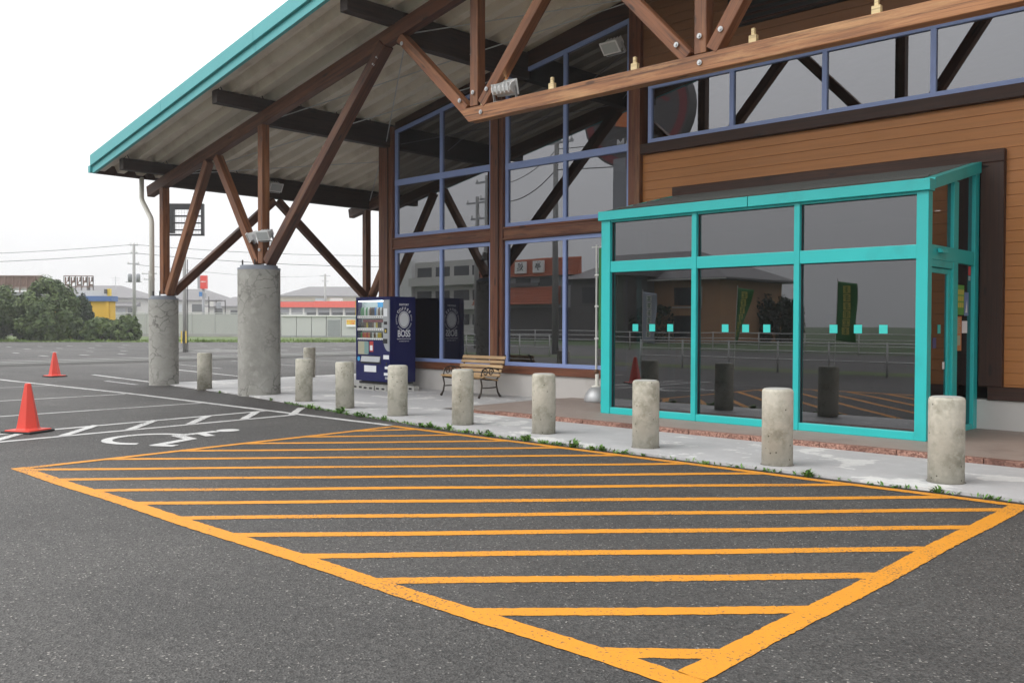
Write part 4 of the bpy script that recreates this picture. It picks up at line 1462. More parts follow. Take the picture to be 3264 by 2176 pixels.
SL = MB().box(-(bx1 - bx0) / 2 - 0.01, (bx1 - bx0) / 2 + 0.01, -0.031, 0.031, -0.012, 0.012).mesh('slat', 'bench_slat')
for k in range(6):
    slat_at(12.32 + 0.073 * k, 0.435 - 0.012 * k + (0.012 if k == 0 else 0), -0.12 if k else 0.25)
for k in range(5):
    slat_at(12.76 + 0.040 * k, 0.46 + 0.085 * k, R(66))
for x in (bx0 + 0.06, bx1 - 0.06):
    e = MB()
    e.tube([(x, 12.24, WZ + 0.012), (x, 12.30, WZ + 0.10), (x, 12.33, WZ + 0.24), (x, 12.30, WZ + 0.36), (x, 12.29, 0.415)], [0.026, 0.018, 0.015, 0.017, 0.018], 8)
    e.tube([(x, 12.84, WZ + 0.012), (x, 12.77, WZ + 0.10), (x, 12.73, WZ + 0.24), (x, 12.73, 0.40)], [0.026, 0.018, 0.015, 0.017], 8)
    e.tube([(x, 12.28, 0.415), (x, 12.50, 0.385), (x, 12.72, 0.37)], 0.016, 8)
    e.tube([(x, 12.32, WZ + 0.20), (x, 12.52, WZ + 0.195), (x, 12.735, WZ + 0.20)], 0.012, 8)
    e.tube([(x, 12.72, 0.37), (x, 12.79, 0.44), (x, 12.86, 0.62), (x, 12.95, 0.83), (x, 12.98, 0.85), (x, 12.99, 0.82)], 0.016, 8)
    e.build('end_frame', 'cast_iron', bench, smooth=True)
    a_ = MB()
    for cy, cz, r0 in ((12.42, 0.53, 0.075), (12.58, 0.53, 0.075)):
        pts = []
        for t in range(0, 500, 20):
            rr_ = r0 * (1 - t / 700)
            sg = 1 if cy < 12.5 else -1
            pts.append((x, cy - sg * rr_ * math.cos(R(t)), cz + rr_ * math.sin(R(t))))
        a_.tube(pts, 0.011, 6)
    a_.tube([(x, 12.30, 0.44), (x, 12.34, 0.58), (x, 12.50, 0.625), (x, 12.70, 0.60), (x, 12.82, 0.55)], 0.013, 6)
    a_.build('scroll_arm', 'cast_iron', bench, smooth=True)

# --- banner on a pole with a weighted foot, half behind the porch
bn = thing('banner_stand', (-10.07, 12.86, PZ), 'white banner pole with green flag and grey weighted foot left of the porch', 'banner')
px_, py_ = -10.07, 12.86
MB().tube([(px_, py_, PZ + 0.2), (px_, py_, 2.90)], [0.021, 0.017], 10).build('pole', 'pipe_white', bn)
MB().tube([(px_ - 0.11, py_, 2.865), (px_ + 0.62, py_, 2.865)], 0.009, 8).build('cross_bar', 'pipe_white', bn)
for z in (2.36, 1.80, 1.22):
    MB().tube([(px_ - 0.03, py_ - 0.005, z), (px_ + 0.055, py_ - 0.005, z)], 0.018, 8).build('clip', 'pipe_white', bn)
fl_ = MB()
vs, fs = [], []
for i in range(25):
    for k in range(9):
        z = 2.84 - 1.80 * i / 24
        x = px_ + 0.05 + 0.56 * k / 8
        vs.append((x, py_ + 0.03 * math.sin(i * 0.5 + k * 0.7) * (k / 8), z))
for i in range(24):
    for k in range(8):
        fs.append((i * 9 + k, i * 9 + k + 1, (i + 1) * 9 + k + 1, (i + 1) * 9 + k))
fl_.add(vs, fs)
o = fl_.build('flag', 'flag_green', bn, smooth=True)
sm = o.modifiers.new('thick', 'SOLIDIFY')
sm.thickness = 0.003
MB().lathe([(0.235, 0.0), (0.245, 0.03), (0.225, 0.12), (0.165, 0.22), (0.09, 0.275), (0.0, 0.28)], 28, (px_ + 0.03, py_, PZ)).build('foot', 'galvanised', bn, smooth=True)
MB().lathe([(0.10, 0.262), (0.10, 0.285), (0.035, 0.30), (0.035, 0.50), (0.0, 0.5)], 20, (px_ + 0.02, py_, PZ)).build('socket', 'pvc_white', bn, smooth=True)
MB().lathe([(0.042, 0.50), (0.042, 0.58), (0.0, 0.58)], 16, (px_, py_, PZ)).build('collar', 'can_brown', bn, smooth=True)


# --- floodlights
def floodlight(loc, rz, tilt, label, lit=False, s=1.0):
    t = thing('floodlight', loc, label, 'floodlight', 'floodlights on the roof timbers')
    t.rotation_euler = (tilt, 0, rz)
    WORLD[t] = Vector((0, 0, 0))
    h = MB()
    h.prism([(-0.17 * s, -0.09 * s, -0.10 * s), (-0.17 * s, 0.05 * s, -0.075 * s), (-0.17 * s, 0.11 * s, -0.03 * s), (-0.17 * s, 0.11 * s, 0.03 * s), (-0.17 * s, 0.05 * s, 0.075 * s), (-0.17 * s, -0.09 * s, 0.10 * s)], (0.34 * s, 0, 0))
    h.build('housing', 'lamp_white', t, bevel=0.006)
    MB().box(-0.19 * s, 0.19 * s, -0.115 * s, -0.091 * s, -0.12 * s, 0.12 * s).build('bezel', 'lamp_white', t, bevel=0.005)
    MB().box(-0.155 * s, 0.155 * s, -0.120 * s, -0.116 * s, -0.09 * s, 0.09 * s).build('lens', 'lamp_warm' if lit else 'lamp_lens', t)
    for k in range(5):
        MB().box((-0.14 + 0.068 * k) * s, (-0.128 + 0.068 * k) * s, 0.0, 0.13 * s, -0.06 * s, 0.085 * s).build('fin', 'lamp_white', t)
    br = MB()
    br.box(-0.20 * s, -0.19 * s, -0.03 * s, 0.03 * s, -0.17 * s, 0.02 * s)
    br.box(0.19 * s, 0.20 * s, -0.03 * s, 0.03 * s, -0.17 * s, 0.02 * s)
    br.box(-0.20 * s, 0.20 * s, -0.03 * s, 0.03 * s, -0.18 * s, -0.17 * s)
    br.build('bracket', 'galvanised', t)
    return t


fl1 = floodlight((-9.62, 9.98, 5.07), R(180 + 14), R(-18), 'lit floodlight on the left end of the long lower roof beam', True)
floodlight((-9.78, 12.92, 6.42), R(0), R(40), 'floodlight high on the dark wall post above the beam')
floodlight((-16.16, 9.84, 3.27), R(20), R(25), 'right hand floodlight in the fork of timbers above the thicker column', s=0.85)
floodlight((-16.72, 9.88, 3.27), R(-25), R(25), 'left hand floodlight in the fork of timbers above the thicker column', s=0.85)
floodlight((-20.58, 12.8, 5.02), R(90), R(30), 'dim floodlight under the eave beam between the roof posts')
spot = bpy.data.lights.new('floodlight_beam', 'SPOT')
spot.energy = 14
spot.color = (1.0, 0.74, 0.38)
spot.spot_size = R(120)
spot.shadow_soft_size = 0.1
so = bpy.data.objects.new('floodlight_beam', spot)
col.objects.link(so)
so.parent = fl1
so.location = (0, -0.15, 0)
so.rotation_euler = (R(90), 0, 0)

# --- weeds along the kerb
def weed_mesh(k, seed, size):
    rg = random.Random(seed)
    m = MB()
    for c in range(rg.randint(2, 4)):
        cx, cy = rg.uniform(-0.09, 0.09), rg.uniform(-0.03, 0.03)
        for i in range(k):
            a = rg.uniform(0, 6.28)
            L = size * rg.uniform(0.35, 1.1)
            lift = rg.uniform(0.3, 1.35)
            w = L * rg.uniform(0.10, 0.2)
            o = Vector((cx + rg.uniform(-.02, .02), cy + rg.uniform(-.02, .02), 0))
            d = Vector((math.cos(a), math.sin(a), 0))
            s_ = Vector((-math.sin(a), math.cos(a), 0)) * (1 if rg.random() < .5 else .7)
            p1 = o + d * (L * 0.45 * math.cos(lift)) + Vector((0, 0, L * 0.6 * math.sin(lift)))
            p2 = o + d * (L * 0.8 * math.cos(lift * 0.6)) + Vector((0, 0, L * 0.85 * math.sin(lift * 0.8)))
            m.add([o - s_ * w * .2, o + s_ * w * .2, p1 + s_ * w, p1 - s_ * w, p2], [(0, 1, 2, 3), (3, 2, 4)])
    return m.mesh('weed', 'leaf_weed', recalc=False)


WM = [weed_mesh(rng.randint(12, 22), s, rng.uniform(0.07, 0.12)) for s in range(11)]


def kerb_y(x):
    for (x0, y0), (x1, y1) in zip(KERB, KERB[1:]):
        if x0 <= x <= x1:
            return y0 + (y1 - y0) * (x - x0) / (x1 - x0)
    return 8.44


wx = [-17.6, -15.2, -13.7, -13.3, -13.05, -12.3, -11.9, -11.55, -10.9, -9.75, -9.45, -9.25, -8.9, -8.6, -8.4, -8.0, -7.75, -7.45, -7.2, -6.95, -6.55, -6.2, -5.95, -5.5, -5.1, -4.75, -4.4, -3.95, -3.35, -3.1, -2.75, -2.3]
for i, x in enumerate(wx):
    o = place('weed', WM[i % 11], (x, kerb_y(x) - 0.03, 0.0), rot=(0, 0, rng.uniform(0, 6)), scale=[rng.choice((0.6, 0.9, 1.15)) * (1.25 if x < -6.8 else 0.8)] * 3)
    tag(o, 'small leafy green weed growing in the seam between walkway and asphalt', 'weed', 'weeds along the walkway edge')
# tiny seedlings and moss in the same seam
sm_ = MB()
rg = random.Random(21)
for i in range(2600):
    x = rg.uniform(-14.5, 0.5)
    dens = 0.5 + 0.5 * mnoise.noise(Vector((x * 1.3, 3.1, 0)))
    if rg.random() > dens * (1.0 if x < -6.5 else 0.45):
        continue
    y = kerb_y(x) - rg.uniform(-0.01, 0.07)
    a = rg.uniform(0, 6.28)
    L = rg.uniform(0.012, 0.045)
    h = rg.uniform(0.005, 0.05)
    d = Vector((math.cos(a), math.sin(a), 0)) * L
    q = Vector((-math.sin(a), math.cos(a), 0)) * L * 0.35
    o = Vector((x, y, 0.004))
    sm_.add([o - d * .2, o + d * .5 + q + Vector((0, 0, h * .6)), o + d + Vector((0, 0, h)), o + d * .5 - q + Vector((0, 0, h * .6))], [(0, 1, 2, 3)])
tag(sm_.build('seam_growth', 'leaf_weed', recalc=False), 'thin line of moss and seedlings in the seam at the walkway edge', 'weeds', kind='stuff')

# ================================================================== BEYOND THE CAR PARK
CR, SR = math.cos(YAW), math.sin(YAW)


def dp(s, D, z=0.0):
    """district grid turned 43 degrees to the store: s along the street, D across it"""
    return Vector((s * CR - D * SR, s * SR + D * CR, z))


def rthing(name, s, D, label, cat, group=None, rot=0.0, z=0.0, k=1.0):
    s, D, z = s * k, D * k, z - 1.5 * (k - 1)
    t = thing(name, dp(s, D, z), label, cat, group)
    t.rotation_euler = (0, 0, YAW + rot)
    t.scale = (k, k, k)
    WORLD[t] = Vector((0, 0, 0))
    return t


LB = lambda name, mat, par, *a, bevel=0.0: MB().box(*a).build(name, mat, par, bevel=bevel)


def crown(rx, ry, rz, n, leaf, mat, seed, clumps=110, base=0.0):
    """leaf faces gathered in clumps over an uneven mound"""
    rg = random.Random(seed)
    cl = []
    for i in range(clumps):
        u = rg.uniform(-0.95, 1.0)
        a = rg.uniform(0, 2 * math.pi)
        q = math.sqrt(max(0, 1 - u * u))
        bulge = 1 + 0.16 * mnoise.noise(Vector((math.cos(a) * q * 1.7 + seed, math.sin(a) * q * 1.7, u * 1.7)))
        rr_ = rg.uniform(0.72, 1.0) * bulge
        cl.append((Vector((rx * q * math.cos(a) * rr_, ry * q * math.sin(a) * rr_, rz * u * rr_)), rg.uniform(0.16, 0.34)))
    vs, fs = [], []
    for i in range(n):
        c, r_ = cl[rg.randrange(clumps)]
        d = Vector((rg.gauss(0, 1), rg.gauss(0, 1), rg.gauss(0, 0.8))).normalized()
        k = rg.uniform(0.5, 1.0)
        p = c + Vector((d.x * rx, d.y * ry, d.z * rz)) * (r_ * k)
        if p.z < -base:
            continue
        nrm = (d + Vector((rg.uniform(-.8, .8), rg.uniform(-.8, .8), rg.uniform(-.3, .9)))).normalized()
        t = nrm.orthogonal().normalized()
        t = (Matrix.Rotation(rg.uniform(0, 6.28), 3, nrm) @ t)
        b = nrm.cross(t)
        L = leaf * rg.uniform(0.6, 1.4)
        o = len(vs)
        vs += [p - t * L * .5, p + b * L * .32, p + t * L * .5, p - b * L * .32]
        fs.append((o, o + 1, o + 2, o + 3))
    m = MB()
    m.v, m.f = [tuple(v) for v in vs], fs
    return m


def bush(s, D, rx, ry, top, label, seed, n=9000, leaf=0.20, mat='leaf_bush', trunk=0.5, name='bush', group='bushes beyond the car park', loc=None):
    if loc is None:
        t = rthing(name, s, D, label, 'bush' if name == 'bush' else 'tree', group)
    else:
        t = thing(name, loc, label, 'bush' if name == 'bush' else 'tree', group)
        WORLD[t] = Vector((0, 0, 0))
    hz = top * 0.44
    m = crown(rx, ry, top - hz, n, leaf, mat, seed, base=hz * 0.98)
    m.v = [(x, y, z + hz) for x, y, z in m.v]
    m.build('crown', mat, t, recalc=False)
    tr = MB()
    for k in range(4):
        a = k * 1.7 + seed
        tr.tube([(0.1 * math.cos(a), 0.1 * math.sin(a), -0.05), (rx * 0.2 * math.cos(a), ry * 0.2 * math.sin(a), top * 0.35), (rx * 0.5 * math.cos(a), ry * 0.5 * math.sin(a), top * 0.6)], [0.09, 0.05, 0.02], 6)
    tr.build('trunk', 'bark', t)
    return t


bush(-41.0, 70, 2.7, 2.4, 4.3, 'rounded light green bush cut off by the left edge of the picture', 3, 26000)
bush(-35.9, 70, 2.2, 2.2, 4.6, 'tallest rounded green bush on the left, beneath the brown billboard frame', 5, 26000)
bush(-38.1, 71.5, 1.2, 1.4, 2.4, 'dark low bush in the hollow between the two rounded ones', 8, 11000, mat='leaf_dark')
bush(-35.0, 73.5, 0.8, 1.0, 3.4, 'dark narrow bush growing up against the yellow wall', 11, 12000, mat='leaf_dark')
bush(-31.9, 70, 1.25, 1.3, 1.75, 'low dark green shrub in front of the yellow wall', 13, 13000)
bush(-29.9, 70, 1.0, 1.1, 1.9, 'low rounded shrub at the right end of the row, beside the utility pole', 17, 12000)

# verge: uneven grass bank along the far edge of the lot
gv = MB()
gv.add([dp(s, D, z) for s, D, z in ((-75, 63.5, 0.006), (75, 74.5, 0.006), (75, 96, 0.006), (-75, 96, 0.006))], [(0, 1, 2, 3)])
vg = gv.build('grass_verge', 'grass_ground', recalc=False)
tag(vg, kind='structure')
gb = MB()
rg = random.Random(4)
for i in range(9000):
    s = rg.uniform(-46, 6)
    e = 63.5 + (s + 75) * 11 / 150
    D = e + rg.random() ** 2 * 9 - 0.1
    p = dp(s, D)
    h = rg.uniform(0.05, 0.20) * (1.3 if mnoise.noise(Vector((s * 0.5, D * 0.5, 0))) > 0.1 else 0.6)
    a = rg.uniform(0, 3.14)
    w = rg.uniform(0.04, 0.10)
    gb.v += [(p.x - w * math.cos(a), p.y - w * math.sin(a), 0), (p.x + w * math.cos(a), p.y + w * math.sin(a), 0), (p.x + rg.uniform(-.08, .08), p.y + rg.uniform(-.08, .08), h)]
    o = len(gb.v) - 3
    gb.f.append((o, o + 1, o + 2))
g_ = gb.build('verge_grass', 'grass_blade', recalc=False)
tag(g_, 'rough green grass along the far edge of the car park', 'grass', kind='stuff')

# --- lamp post with an empty black sign frame
t = rthing('sign_post', -16.3, 45.0, 'tall grey post carrying an empty black sign frame, between the two columns', 'sign')
MB().tube([(0, 0, 0), (0, 0, 5.85)], [0.10, 0.085], 12).build('post', 'pole_concrete', t, smooth=True)
MB().tube([(0.16, -0.03, 0), (0.16, -0.03, 4.6)], 0.022, 6).build('cable_pipe', 'sign_black', t)
for k in range(3):
    MB().box(-0.14 + 0.11 * k, -0.09 + 0.11 * k, -0.14, -0.115, 0.45, 1.05).build('guard_stripe', 'sign_yellow' if k != 1 else 'sign_black', t)
fr_ = [(-0.95, 0.98, 7.08, 7.36), (-0.72, -0.48, 5.9, 7.08), (0.86, 0.98, 5.78, 7.08), (-0.72, 0.98, 5.78, 5.86), (-0.98, -0.72, 6.78, 6.9), (-0.98, -0.72, 6.1, 6.22), (-0.48, 0.86, 6.72, 6.78), (-0.48, 0.86, 6.38, 6.44), (-0.48, 0.86, 6.04, 6.09)]
for x0, x1, z0, z1 in fr_:
    LB('frame_bar', 'dark_metal', t, x0, x1, -0.10, 0.10, z0, z1)
for k in range(9):
    LB('mesh_wire', 'galvanised', t, -0.40 + 0.14 * k, -0.39 + 0.14 * k, -0.02, -0.01, 5.86, 7.08)
for k in range(8):
    LB('mesh_wire', 'galvanised', t, -0.48, 0.86, -0.024, -0.014, 5.95 + 0.14 * k, 5.958 + 0.14 * k)
# wheel stop at its foot
t = rthing('wheel_stop', -15.6, 45.2, 'low concrete wheel stop at the foot of the sign post', 'wheel stop')
MB().prism([(-1.7, -0.09, 0), (-1.7, 0.09, 0), (-1.7, 0.06, 0.12), (-1.7, -0.06, 0.12)], (4.2, 0, 0)).build('concrete_bar', 'pole_concrete', t)

# --- utility poles


def utility_pole(t, h, arms, r0=0.17, trans=None, steps=True):
    MB().tube([(0, 0, 0), (0, 0, h)], [r0, r0 * 0.62], 12).build('pole', 'pole_concrete', t, smooth=True)
    for z, w, off in arms:
        LB('cross_arm', 'galvanised', t, -w / 2 + off, w / 2 + off, -0.05, 0.05, z - 0.05, z + 0.05)
        for k in range(3):
            x = off - w / 2 + 0.08 + k * (w - 0.16) / 2
            MB().lathe([(0.05, 0.05), (0.07, 0.12), (0.04, 0.16), (0.06, 0.22), (0.0, 0.25)], 8, (x, 0, z)).build('insulator', 'white', t, smooth=True)
    if trans:
        for x in (-0.42, 0.42):
            MB().lathe([(0.17, 0.0), (0.17, 0.62), (0.10, 0.70), (0.0, 0.70)], 14, (x * 0.85, 0, trans)).build('transformer', 'house_grey', t, smooth=True)
        LB('cross_arm', 'galvanised', t, -0.7, 0.7, -0.09, 0.0, trans - 0.06, trans - 0.005)


def wire(name, pts, label, r=0.022, sag=0.5, group='overhead wires'):
    out = []
    for (a, b) in zip(pts, pts[1:]):
        a, b = Vector(a), Vector(b)
        for k in range(13):
            u = k / 12
            p = a.lerp(b, u)
            p.z -= sag * 4 * u * (1 - u)
            out.append(p)
    c = (out[0] + out[-1]) / 2
    o = MB().tube(out, r, 5, cap=False).build(name, 'wire_black', origin=out[0], smooth=True)
    tag(o, label, 'wire', group)
    return o


t = rthing('utility_pole', -32.6, 78.0, 'grey utility pole with two transformers, left of the slimmer roof column', 'utility pole', 'utility poles')
utility_pole(t, 8.2, ((8.1, 0.7, 0), (7.4, 0.6, 0), (6.5, 1.0, -0.05)), trans=4.95)
t = rthing('utility_pole', -31.0, 150.0, 'faint hazy utility pole behind the wide roof with the red band', 'utility pole', 'utility poles', k=1.4)
utility_pole(t, 9.5, ((9.2, 1.7, 0), (8.3, 1.1, 0)), 0.26)
t = rthing('utility_pole', -38.5, 96.0, 'thin utility pole showing just right of the slimmer column', 'utility pole', 'utility poles')
utility_pole(t, 6.9, ((6.6, 1.6, 0), (6.0, 1.2, 0)), 0.15)
wire('power_line', [dp(-75, 79, 8.0), dp(-32.6, 78, 8.15), dp(8, 80, 8.3)], 'upper power line across the sky over the car park', 0.020, 0.9)
wire('power_line', [dp(-75, 79, 7.3), dp(-32.6, 78, 7.42), dp(8, 80, 7.1)], 'lower power line across the sky over the car park', 0.022, 0.9)
wire('power_line', [dp(-32.6, 78, 6.45), dp(-43.4, 210, 12.4)], 'faint power line running back to the hazy utility pole', 0.02, 0.7)

# --- grey panel fence
t = rthing('panel_fence', -32.0, 92.0, 'long grey sheet metal fence beyond the verge, seen between the columns', 'fence')
for k in range(9):
    x = -10 + 2.35 * k
    LB('panel', 'fence_panel', t, x + 0.02, x + 2.31, -0.02, 0.02, 0.30, 2.30)
    LB('post', 'galvanised', t, x - 0.04, x + 0.016, -0.05, 0.05, 0.0, 2.36)
LB('cap_rail', 'store_wall', t, -10, 11.1, -0.06, 0.06, 2.365, 2.44)
LB('footing', 'pole_concrete', t, -10.1, 11.2, -0.12, 0.12, 0.0, 0.29)

# --- storage sheds with a shutter and a yellow notice
units = [(-22.95, 1.46, 'pale grey storage shed bay nearest the thicker column', False), (-21.45, 1.46, 'pale grey storage shed bay, second from the thicker column', False), (-19.95, 1.42, 'pale grey storage shed bay left of the grey shutter', False), (-18.47, 1.45, 'storage bay closed by a darker grey roller shutter', True), (-16.97, 2.6, 'pale grey storage shed with the yellow notice, by the vending machine', False)]
for s, w, lab, sh in units:
    t = rthing('storage_shed', s, 90.0, lab, 'shed', 'storage sheds beyond the verge')
    hgt = 2.10
    LB('wall', 'store_wall', t, 0, w, 0.0, 2.2, 0.06, hgt)
    LB('roof', 'white', t, -0.02, w + 0.02, -0.12, 2.3, hgt + 0.002, hgt + 0.11)
    LB('base', 'pole_concrete', t, 0, w, -0.06, 2.2, -0.02, 0.055)
    if sh:
        for k in range(12):
            LB('shutter_slat', 'shutter_grey', t, 0.10, w - 0.08, -0.035, -0.004, 0.14 + 0.135 * k, 0.268 + 0.135 * k)
    else:
        LB('door_seam', 'shutter_grey', t, w - 0.03, w - 0.012, -0.004, 0.0, 0.1, hgt - 0.05)
        LB('sill', 'shutter_grey', t, 0.03, w - 0.04, -0.02, -0.002, 0.10, 0.17)
t = rthing('notice_board', -16.48, 89.85, 'yellow and white notice on the pale shed beside the vending machine', 'sign')
LB('board', 'print_white', t, 0, 0.92, 0, 0.03, 1.06, 1.78)
LB('panel', 'sign_yellow', t, 0.02, 0.90, -0.006, -0.001, 1.28, 1.76)
text('lettering', 'レンタル', 0.24, 'sign_red', t, (0.46, -0.009, 1.63), '-y', 0.004)
text('lettering', '倉庫', 0.22, 'sign_red', t, (0.58, -0.009, 1.40), '-y', 0.004)

# --- low shop with a red band, behind the sheds
t = rthing('low_shop', -33.4, 128.0, 'low hazy shop with a long red band under its flat roof', 'building', 'buildings beyond the car park', k=1.5)
LB('wall', 'house_grey', t, -0.5, 14, 0.4, 9, 0, 3.75)
LB('red_band', 'red_band', t, -0.6, 5.4, 0.0, 0.42, 3.62, 4.40)
LB('red_band', 'red_band', t, 5.45, 14, -0.15, 0.42, 3.60, 4.50)
for k in range(7):
    LB('window', 'window_dark', t, 0.3 + 1.9 * k, 1.8 + 1.9 * k, 0.33, 0.395, 1.0, 2.9)
    LB('pillar', 'house_wall', t, -0.1 + 1.9 * k, 0.15 + 1.9 * k, 0.2, 0.39, 0.0, 3.55)
LB('roof_unit', 'house_wall', t, 7.0, 8.6, 3, 4.5, 3.75, 5.0)


def hip_house(name, s, D, w, d, eave, ridge, rl, label, wall='house_wall', roof='house_roof', over=0.7, wins=(), second=None, group='buildings beyond the car park', rot=0.0, off=0.0):
    t = rthing(name, s, D, label, 'house', group, rot, k=1.55)
    LB('wall', wall, t, -w / 2, w / 2, 0, d, 0, eave + 0.02)
    a, b = -w / 2 - over, w / 2 + over
    c, e = -over, d + over
    m = MB()
    m.add([(a, c, eave), (b, c, eave), (b, e, eave), (a, e, eave), (-rl / 2 + off, d / 2, ridge), (rl / 2 + off, d / 2, ridge), (a, c, eave - 0.15), (b, c, eave - 0.15), (b, e, eave - 0.15), (a, e, eave - 0.15)],
          [(0, 1, 5, 4), (1, 2, 5), (2, 3, 4, 5), (3, 0, 4), (6, 7, 1, 0), (7, 8, 2, 1), (8, 9, 3, 2), (9, 6, 0, 3), (9, 8, 7, 6)])
    m.build('roof', roof, t)
    if second:
        zz, dd = second
        m = MB()
        m.add([(a, -dd, zz), (b, -dd, zz), (b, 0, zz + 0.7), (a, 0, zz + 0.7), (a, -dd, zz - 0.12), (b, -dd, zz - 0.12), (b, 0, zz - 0.12), (a, 0, zz - 0.12)], [(0, 1, 2, 3), (4, 5, 1, 0), (5, 6, 2, 1), (7, 4, 0, 3), (6, 7, 3, 2), (7, 6, 5, 4)])
        m.build('lower_roof', roof, t)
    for x0, x1, z0, z1, mt in wins:
        wi = LB('window', 'galvanised', t, x0 - 0.06, x1 + 0.06, -0.03, -0.002, z0 - 0.06, z1 + 0.06)
        LB('pane', mt, wi, x0, x1, -0.045, -0.032, z0, z1)
    return t


hip_house('hip_roof_house', -79.0, 165, 21, 12, 5.9, 8.35, 8.5, 'broad grey hip roofed house behind the yellow building on the left', off=0.8, second=(4.4, 2.2), wins=((5.2, 8.4, 2.9, 4.0, 'curtain_pale'), (0.2, 3.6, 2.9, 4.0, 'window_dark'), (8.9, 10.2, 2.9, 4.0, 'window_dark')))
hip_house('hip_roof_house', -64.0, 178, 13.2, 10, 5.85, 8.15, 3.6, 'grey hip roofed house behind the red sign, between the columns', wall='house_wall', wins=((-4, -1, 3.5, 5.0, 'curtain_pale'), (1, 3, 3.5, 5.0, 'window_dark')))
hip_house('hip_roof_house', -49.4, 158, 7.0, 8, 4.3, 6.0, 1.0, 'small pale grey house just left of the thicker column', wall='house_wall', wins=((-2.6, -1.2, 2.6, 3.9, 'window_dark'), (0.2, 1.4, 2.6, 3.6, 'window_dark')))
hip_house('hip_roof_house', -43.8, 205, 17.6, 12, 7.5, 9.8, 9.6, 'wide house fading into haze, its roof rising above the red band', wall='house_cream', off=1.2, second=(5.6, 2.2), wins=((-0.8, 1.4, 5.9, 7.0, 'curtain_pale'), (3.4, 4.6, 5.9, 7.0, 'curtain_pale')))

# --- yellow and blue building behind the bushes
t = rthing('yellow_building', -39.0, 82.0, 'yellow building with a blue band, half hidden by bushes', 'building', 'buildings beyond the car park')
LB('wall', 'yellow_wall', t, -2.6, 2.5, 0.1, 1.2, 0, 3.36)
LB('blue_band', 'blue_band', t, -2.9, 2.7, -0.1, 1.3, 3.362, 3.83)
LB('corner_post', 'yellow_wall', t, 2.16, 2.42, -0.05, 0.09, 0, 3.36)
LB('upper_wall', 'house_wall', t, -0.6, 2.1, 0.6, 1.2, 3.832, 4.36)
LB('upper_post', 'sign_yellow', t, 2.15, 2.42, 0.3, 0.6, 3.832, 4.50)
LB('speaker', 'house_dark', t, 1.95, 2.14, 0.1, 0.5, 4.05, 4.45)
# --- two billboard frames seen from behind
for s, w, z0, z1, lab, n_ in ((-54.8, 5.4, 5.1, 6.25, 'long rusty brown billboard back cut by the left picture edge', 7), (-47.1, 3.1, 5.25, 6.25, 'short dark billboard frame with cut out letters above the tallest bush', 5)):
    t = rthing('billboard', s, 95.0, lab, 'billboard', 'rusty billboards')
    if w > 4:
        LB('panel', 'rust_brown', t, 0, w, 0.10, 0.16, z0, z1)
        LB('white_strip', 'store_wall', t, 0, w - 0.4, 0.06, 0.2, z0 - 0.35, z0 - 0.01)
    LB('top_rail', 'rust_brown', t, 0, w, -0.05, 0.09, z1 + 0.005, z1 + 0.09)
    for k in range(n_ + 1):
        x = k * w / n_
        LB('upright', 'house_dark' if w < 4 else 'rust_brown', t, max(0, x - 0.04), x + 0.04, -0.04, 0.05, z0 - 0.6, z1)
        if k < n_:
            m = MB()
            m.beam((x, 0.0, z0 - 0.3), (x + w / n_, 0.0, z1), 0.05, 0.05)
            m.build('strut', 'rust_brown', t)
            if w < 4:
                m = MB()
                q = w / n_
                m.box(x + 0.08, x + q * 0.35, 0.07, 0.12, z0, z1 - 0.06)
                m.box(x + q * 0.35, x + q * 0.9, 0.07, 0.12, z0 + 0.35 * (k % 2), z0 + 0.2 + 0.35 * (k % 2))
                m.box(x + q * 0.62, x + q * 0.88, 0.072, 0.118, z0 + 0.45, z1 - 0.06)
                m.build('cut_letter', 'rust_brown', t)
    m = MB()
    m.beam((0, -0.02, z0 - 0.1), (w, -0.02, z0 - 0.1), 0.06, 0.06)
    m.build('lower_rail', 'rust_brown', t)
    LB('support', 'house_dark', t, w * 0.2, w * 0.2 + 0.14, 0.2, 0.34, 0, z0)
    LB('support', 'house_dark', t, w * 0.8, w * 0.8 + 0.14, 0.2, 0.34, 0, z0)
t = rthing('flat_building', -53.5, 97.0, 'dark low building below the long rusty billboard', 'building', 'buildings beyond the car park')
LB('wall', 'house_dark', t, -3, 3.6, 0.5, 6, 0, 4.3)
LB('parapet', 'house_grey', t, -3.1, 3.7, 0.4, 6.1, 4.302, 4.7)
# --- red shop sign on a pole
t = rthing('pole_sign', -41.1, 120.0, 'red square shop sign on a pole, seen between the columns', 'sign')
MB().tube([(0.05, 0.2, 0), (0.05, 0.2, 5.9)], 0.16, 10).build('pole', 'house_grey', t, smooth=True)
LB('sign_box', 'house_grey', t, -0.62, -0.26, -0.1, 0.5, 5.9, 7.66)
LB('sign_face', 'sign_red', t, -0.25, 0.55, -0.12, 0.5, 5.9, 7.66)
text('lettering', 'CIRCLE', 0.20, 'white', t, (0.15, -0.13, 6.83), '-y', 0.01)
LB('round_plate', 'sign_blue', t, -0.42, -0.02, -0.1, 0.0, 4.9, 5.5)
LB('small_box', 'house_grey', t, 0.2, 0.5, -0.1, 0.1, 4.7, 5.3)
